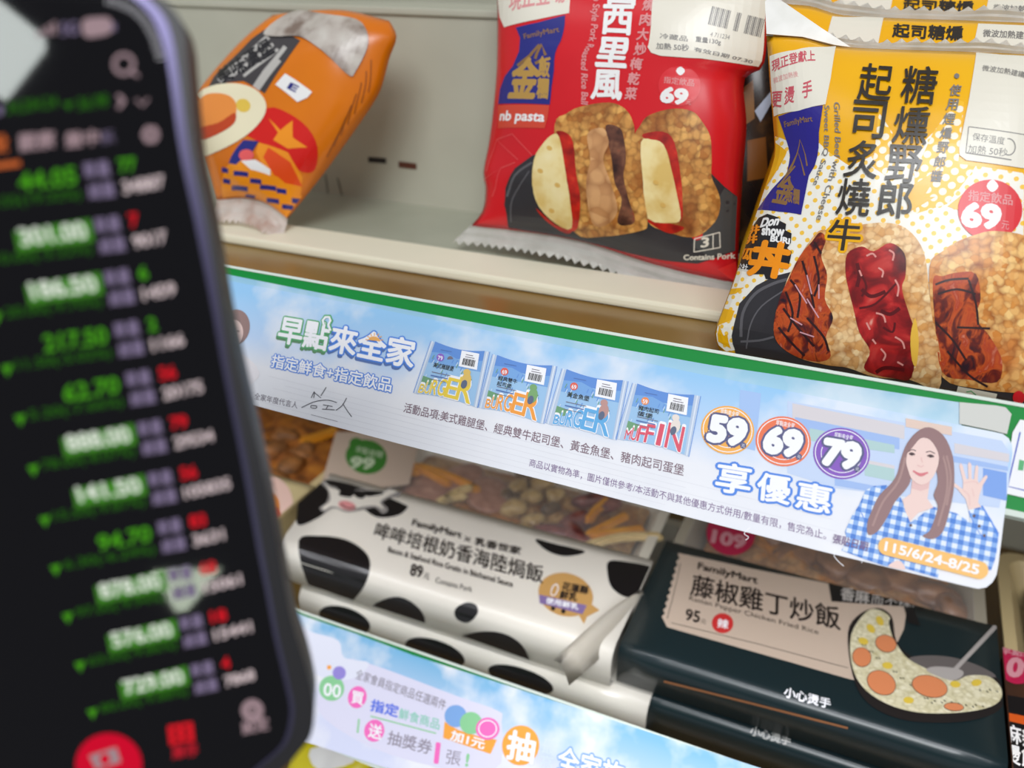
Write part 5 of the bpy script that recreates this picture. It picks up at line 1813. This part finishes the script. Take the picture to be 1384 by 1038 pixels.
# ---- neighbour at the right edge
RX0 = GX1 + 0.0015
t = thing('meal_box', (RX0 + 0.09, YF + .08, ZTOP - BH), 'brown meal box with a crimson price sticker beside the dark green fried rice boxes', 'meal box', None)
tray(RX0 + 0.002, RX0 + 0.18, YF + 0.012, YF + 0.175, ZTOP - 0.002, BH - 0.004, t, mat('meal_tray_tan', (206, 186, 138), .35))
food_bed(RX0 + 0.02, RX0 + 0.165, YF + 0.03, YF + 0.16, ZTOP - 0.009, ramp_mat('food_dark_brown', [(0.3, (60, 38, 24)), (0.55, (104, 70, 44)), (0.75, (140, 100, 64))], 'noise', 60, .4), t, 'braised_topping', amp=.004, seed=9)
f = sleeve(RX0, ZTOP, 0.18, 0.085, ramp_mat('card_brown', [(.3, (66, 40, 28)), (.7, (84, 54, 38))], 'noise', 20, .4), t)
P = Print(f, t, base=0.0002)
P.ell((1376, 893), 29, 32, mat('sticker_crimson', (190, 30, 76), .4), 1)
P.text('109', (1346, 912), (1402, 918), (1350, 888), mat('sticker_pink', (216, 150, 160), .4), 2, .05)
P.text('早點來', (1352, 884), (1396, 890), (1354, 874), mat('sticker_pink', (216, 150, 160), .4), 2, .02)
P.done('price_sticker')
P.poly([(1352, 938), (1430, 952), (1430, 1100), (1350, 1060)], SLB, 1)
P.poly([(1358, 963), (1430, 978), (1430, 990), (1358, 974)], mat('print_orange_bar', (214, 90, 30), .4), 2)
P.text('麻辣\n燙飯', (1356, 1030), (1404, 1042), (1358, 978), FW, 2, .02)
P.done('printed_front_band')

# ---- bottom shelf: a yellow pack just showing under the lower banner
py_ = lean_plane((440, 1020), 0.300, 35)
t = thing('snack_bag', py_.O, 'yellow snack bag on the bottom shelf, peeping out under the lower banner', 'snack pack')
fb = foot(py_, [(385, 1200), (440, 1210), (545, 1225)], CZ - 0.63)
b4 = Bag(py_, [fb[0], (385, 1100), (390, 985)], [fb[-1], (500, 1120), (505, 1012)], fb, [(390, 985), (450, 998), (505, 1012)], T=0.02, wr=.0008, seed=44)
b4.build('wrapper', ramp_mat('film_lemon', [(.3, (214, 196, 20)), (.7, (230, 214, 40))], 'noise', 20, .28), t)
P = Print(b4, t)
P.poly([(420, 1012), (470, 1008), (478, 1030), (430, 1040)], FW, 1, 3)
P.done('printed_patch')
b4.seal('top_seal', FILMS, t, 'top', 0.009, 0, 20)
b4.seal('bottom_seal', FILMS, t, 'bottom', 0.009, 0, 20)


# ================================================================ the phone held up in front
RP = Vector((1.0, -0.165, 0.181)).normalized()
DPH = Vector((0.158, 0.970, 0.174))
DPH = (DPH - RP * DPH.dot(RP)).normalized()
OPH = CAMLOC + ray((325, 500)) * 0.168
ph = Plane(OPH, c2w(RP), -c2w(DPH))
TILTED = 'black cased smartphone showing a dark stock price list, held up before the shelf'
t = thing('smartphone', ph.f(-0.03, 0, 0), TILTED, 'phone')


def sym_outline(px, uc, vtop, vbot):
    """right edge picked off the picture, mirrored about the phone's centre line"""
    R = [ph.inv(p) for p in px]
    R = catmull(R, 4, False)
    R = [p for p in R if vbot <= p.y <= vtop]
    L = [Vector((2 * uc - p.x, p.y)) for p in R[::-1]]
    return R + L


ye = [-5, 20, 50, 100, 200, 300, 411, 500, 640, 740, 800, 850, 890, 925, 958, 990, 1010, 1034]
scr_x = [176, 203, 217, 229, 243, 264, 286, 302, 330, 348, 360, 369, 378, 386, 392, 387, 376, 348]
frm_x = [194, 220, 233, 242, 256, 277, 296, 310, 338, 355, 366, 375, 384, 392, 398, 393, 382, 354]
cas_x = [214, 240, 251, 256, 266, 287, 306, 325, 357, 376, 387, 398, 411, 420, 425, 421, 408, 386]
xt = [(x, y) for x, y in zip(cas_x, ye)]
uR = ph.inv((325, 500)).x
UC = uR - 0.0385
vt, vb = ph.inv((185, -40)).y, ph.inv((360, 1075)).y


def full(xs, dtop, dbot):
    pts = [(xs[0] - 34 + dtop, -22 - dtop * .4)] + list(zip(xs, ye)) + [(xs[-1] - 36 - dbot, 1062 + dbot * .3)]
    return sym_outline(pts, UC, 1, -1)


o_case, o_frame, o_scr = full(cas_x, 0, 0), full(frm_x, 0, 0), full(scr_x, 0, 0)
CASEB = mat('case_black', (24, 22, 26), 0.45)
FRAME = mat('frame_lavender', (80, 76, 102), 0.3, metal=0.85)
GLASS = mat('screen_glass', (5, 4, 8), 0.03, spec=0.3)
prism('case', ph, o_case[::-1], -0.0115, -0.0004, CASEB, t, bev=0.0012)
prism('case_lip', ph, o_case[::-1], -0.003, 0.0006, CASEB, t, inner=o_frame[::-1])
prism('metal_frame', ph, o_frame[::-1], -0.002, 0.0005, FRAME, t, inner=o_scr[::-1])
ph.obj = prism('screen', ph, o_scr[::-1], -0.002, 0.0002, GLASS, t)


def em(name, c, k=1.0):
    return mat(name, c, 0.3, emit=k, spec=0.0)


for nm in ():
    pass
EG, ER, EWH, EL, ELG, EOR = em('lit_green', (70, 150, 28)), em('lit_red', (214, 28, 40)), em('lit_white', (208, 190, 192)), em('lit_label', (118, 106, 134)), em('lit_box_green', (66, 130, 40)), em('lit_orange', (190, 96, 48))
EWW = em('lit_pale', (214, 222, 208))
EGD = em('lit_green_dim', (42, 98, 22))
for m in (EG, ER, EWH, EL, ELG, EOR, EWW, EGD):
    m.node_tree.nodes['Principled BSDF'].inputs['Base Color'].default_value = (0, 0, 0, 1)
P = Print(ph, t, base=0.0003, lay=0.00005)
REF = Vector((178, 596))
anch = [(104.7, 247.6), (119.6, 321.7), (133, 393), (146, 462.6), (162, 529), (178, 596), (192, 664), (205, 729), (219.6, 793), (234.7, 858), (249.8, 921)]
rows = [('44.05', '10.55(19.32%)', '77', '34887', 0, 0), ('301.00', '10.00(-3.22%)', '7', '9017', 1, 1), ('186.50', '20.00(-9.70%)', '6', '1459', 1, 0), ('217.50', '11.50(-5.02%)', '2', '1166', 0, 0),
        ('62.70', '5.20(-7.66%)', '56', '20175', 0, 1), ('888.00', '78.00(-8.07%)', '79', '29534', 1, 1), ('141.50', '15.50(-9.87%)', '56', '105835', 1, 1), ('94.70', '6.30(-6.24%)', '83', '3631', 0, 1),
        ('878.00', '97.00(-9.94%)', '68', '15061', 1, 1), ('576.00', '63.00(-9.86%)', '18', '15441', 1, 1), ('729.00', '80.00(-9.88%)', '4', '7868', 1, 1)]
r0 = ph.inv(REF)


class Row:
    """shifts picture points measured on one list row onto another row of the same list"""

    def __init__(s, a):
        s.d = ph.inv(a) - r0

    def __call__(s, *pts):
        return [proj(ph.f(*(ph.inv(p) + s.d), 0)) for p in pts]


for a, (price, chg, n1, n2, boxed, red) in zip(anch, rows):
    R = Row(a)
    if boxed:
        P.poly(R((83, 592), (181, 572), (186, 600), (88, 617)), ELG, 0)
        w = 96 if len(price) == 6 else 80
        P.text(price, *R((178 - w * .87, 609), (178, 596), (176 - w * .92, 589)), EWW, 1, .032)
    else:
        w = 72 if len(price) == 5 else 82
        P.text(price, *R((178 - w, 610), (178, 597), (176 - w - 1, 589)), EG, 1, .025)
    P.text(chg, *R((60, 638), (184, 618), (57, 622)), EGD, 1, .01)
    P.poly(R((38, 630), (53, 627), (47, 643)), EG, 1)
    P.text('單量', *R((188, 590), (221, 584), (185, 572)), EL, 1, .03)
    P.text('總量', *R((194, 615), (227, 609), (191, 597)), EL, 1, .03)
    P.text(n1, *R((233, 580), (233 + 10.5 * len(n1), 580 - 1.7 * len(n1)), (230, 564)), ER if red else EG, 1, .03)
    P.text(n2, *R((238, 606), (238 + 10.3 * len(n2), 606 - 2.2 * len(n2)), (235, 591)), EWH, 1, .03)
    P.done('list_row')
EST = em('lit_rose', (158, 134, 140))
EST.node_tree.nodes['Principled BSDF'].inputs['Base Color'].default_value = (0, 0, 0, 1)
c3 = crop(0, 0, 3.009)
for k in range(4):
    P.poly(c3((150 + k * 22, 150 - k * 3), (164 + k * 22, 149 - k * 3), (163 + k * 22, 132 - k * 14), (149 + k * 22, 134 - k * 14)), EST, 0)
P.text('5G', *c3((252, 145), (318, 140), (250, 95)), EL, 0, .03)
P.poly(c3((338, 85), (400, 72), (450, 78), (455, 130), (400, 150), (345, 148)), EST, 0, 3)
P.poly(c3((455, 95), (470, 95), (472, 125), (458, 128)), EL, 0)
P.done('status_bar')
P.ring(c3((505, 262))[0], 13, 13, 5, EST, 0)
P.line(c3((535, 292), (565, 312)), 4, EST, 0)
P.done('search_icon')
P.text('24,204.24', *c3((30, 470), (235, 445), (28, 415)), EGD, 0, .02)
P.text('36.98', *c3((320, 450), (440, 432), (318, 400)), EGD, 0, .02)
P.poly(c3((255, 420), (305, 412), (282, 450)), EGD, 0)
P.ell(c3((0, 450))[0], 5, 7, EL, 0)
P.text('›', *c3((480, 440), (510, 436), (478, 390)), EST, 0, .03)
P.line(c3((555, 405), (580, 430), (605, 402)), 3, EST, 0)
P.done('index_line')
P.text('觀察', *c3((80, 618), (225, 600), (78, 548)), EST, 0, .03)
P.text('盤中', *c3((270, 602), (405, 588), (268, 540)), EST, 0, .03)
P.text('系', *c3((410, 588), (470, 582), (408, 535)), EL, 0)
P.text('股', *c3((-60, 628), (35, 616), (-62, 560)), EOR, 0, .03)
P.line(c3((-60, 682), (85, 664)), 8, EOR, 0)
P.done('tab_line')
P.ring(c3((614, 548))[0], 9, 9, 8, EST, 0, n=6)
P.done('settings_icon')
c4 = crop(0, 690, 2.983)
P.ell(c4((440, 1020))[0], 45, 42, em('lit_deep_red', (150, 8, 30)), 0)
P.poly(c4((360, 985), (470, 950), (490, 1010), (390, 1040)), EST, 1)
P.ell(c4((425, 998))[0], 7, 8, em('lit_deep_red', (150, 8, 30)), 2)
P.done('trade_button')
P.text('田', *c4((690, 940), (780, 925), (682, 868)), ER, 0, .05)
P.text('庫存', *c4((698, 1000), (800, 982), (692, 948)), em('lit_dim_red', (130, 20, 30)), 0, .03)
P.done('holdings_icon')
P.ring(c4((1018, 803))[0], 10.5, 10.5, 9, EST, 0)
P.ell(c4((1018, 803))[0], 4, 4, EST, 1)
P.text('設定', *c4((980, 900), (1085, 878), (975, 850)), EST, 0, .03)
P.done('menu_icon')
# row of pale perforations along the top right curve of the screen
path = catmull([ph.inv(p) for p in ((146, 1), (166, 7), (184, 17), (198, 32), (209, 53), (217, 79))], 4, False)
for k, p in enumerate(resample(path, 16)):
    d = (resample(path, 16)[min(k + 1, 16)] - resample(path, 16)[max(k - 1, 0)]).normalized()
    nn = Vector((-d.y, d.x))
    P.poly_uv([p + nn * .0007 - d * .00016, p + nn * .0007 + d * .00016, p - nn * .0007 + d * .00016, p - nn * .0007 - d * .00016], mat('speaker_grille_grey', (150, 146, 150), .4), 0)
P.done('speaker_grille')


# ---- the shop's ceiling light behind the photographer, mirrored in the phone's glass
def mirrored(p, z):
    d = ray(p).normalized()
    hit = ph.f(*ph.inv(p), 0.0002)
    r = d - ph.n * (2 * d.dot(ph.n))
    return hit + r * ((z - hit.z) / r.z)


zc = CZ + 1.4
t = None
q = [mirrored(p, zc) for p in ((62, 68), (8, 138), (-70, 84), (-14, 8))]
bm = bmesh.new()
lo_ = [bm.verts.new(v) for v in q]
hi_ = [bm.verts.new(v + Vector((0, 0, .04))) for v in q]
bm.faces.new(lo_)
bm.faces.new(hi_[::-1])
for i in range(4):
    bm.faces.new((lo_[i], lo_[(i + 1) % 4], hi_[(i + 1) % 4], hi_[i]))
bmesh.ops.recalc_face_normals(bm, faces=bm.faces[:])
print('ceiling light', q)
lp = mk('ceiling_light', bm, mat('lamp_white', (236, 244, 240), .5, emit=25), None, origin=q[0])
tag(lp, 'white ceiling light panel of the shop, mirrored in the phone screen', 'ceiling light')

# ---- added unseen glowing wedge, shaped to give the low glint in the phone's glass
def mirrored_y(p, y):
    d = ray(p).normalized()
    hit = ph.f(*ph.inv(p), 0.0002)
    r = d - ph.n * (2 * d.dot(ph.n))
    return hit + r * ((y - hit.y) / r.y)


q = [mirrored_y(p, -2.6) for p in ((218, 772), (300, 768), (252, 826))]
bm = bmesh.new()
fr_ = [bm.verts.new(v) for v in q]
bk_ = [bm.verts.new(v + Vector((0, -.08, 0))) for v in q]
bm.faces.new(fr_)
bm.faces.new(bk_[::-1])
for i in range(3):
    bm.faces.new((fr_[i], fr_[(i + 1) % 3], bk_[(i + 1) % 3], bk_[i]))
bmesh.ops.recalc_face_normals(bm, faces=bm.faces[:])
gw = mk('added_glow_wedge', bm, mat('glow_wedge_greenish', (226, 240, 216), .5, emit=22), None, origin=q[0])
tag(gw, 'added glowing wedge behind the camera, shaped for the glint low in the phone screen', 'wall light')
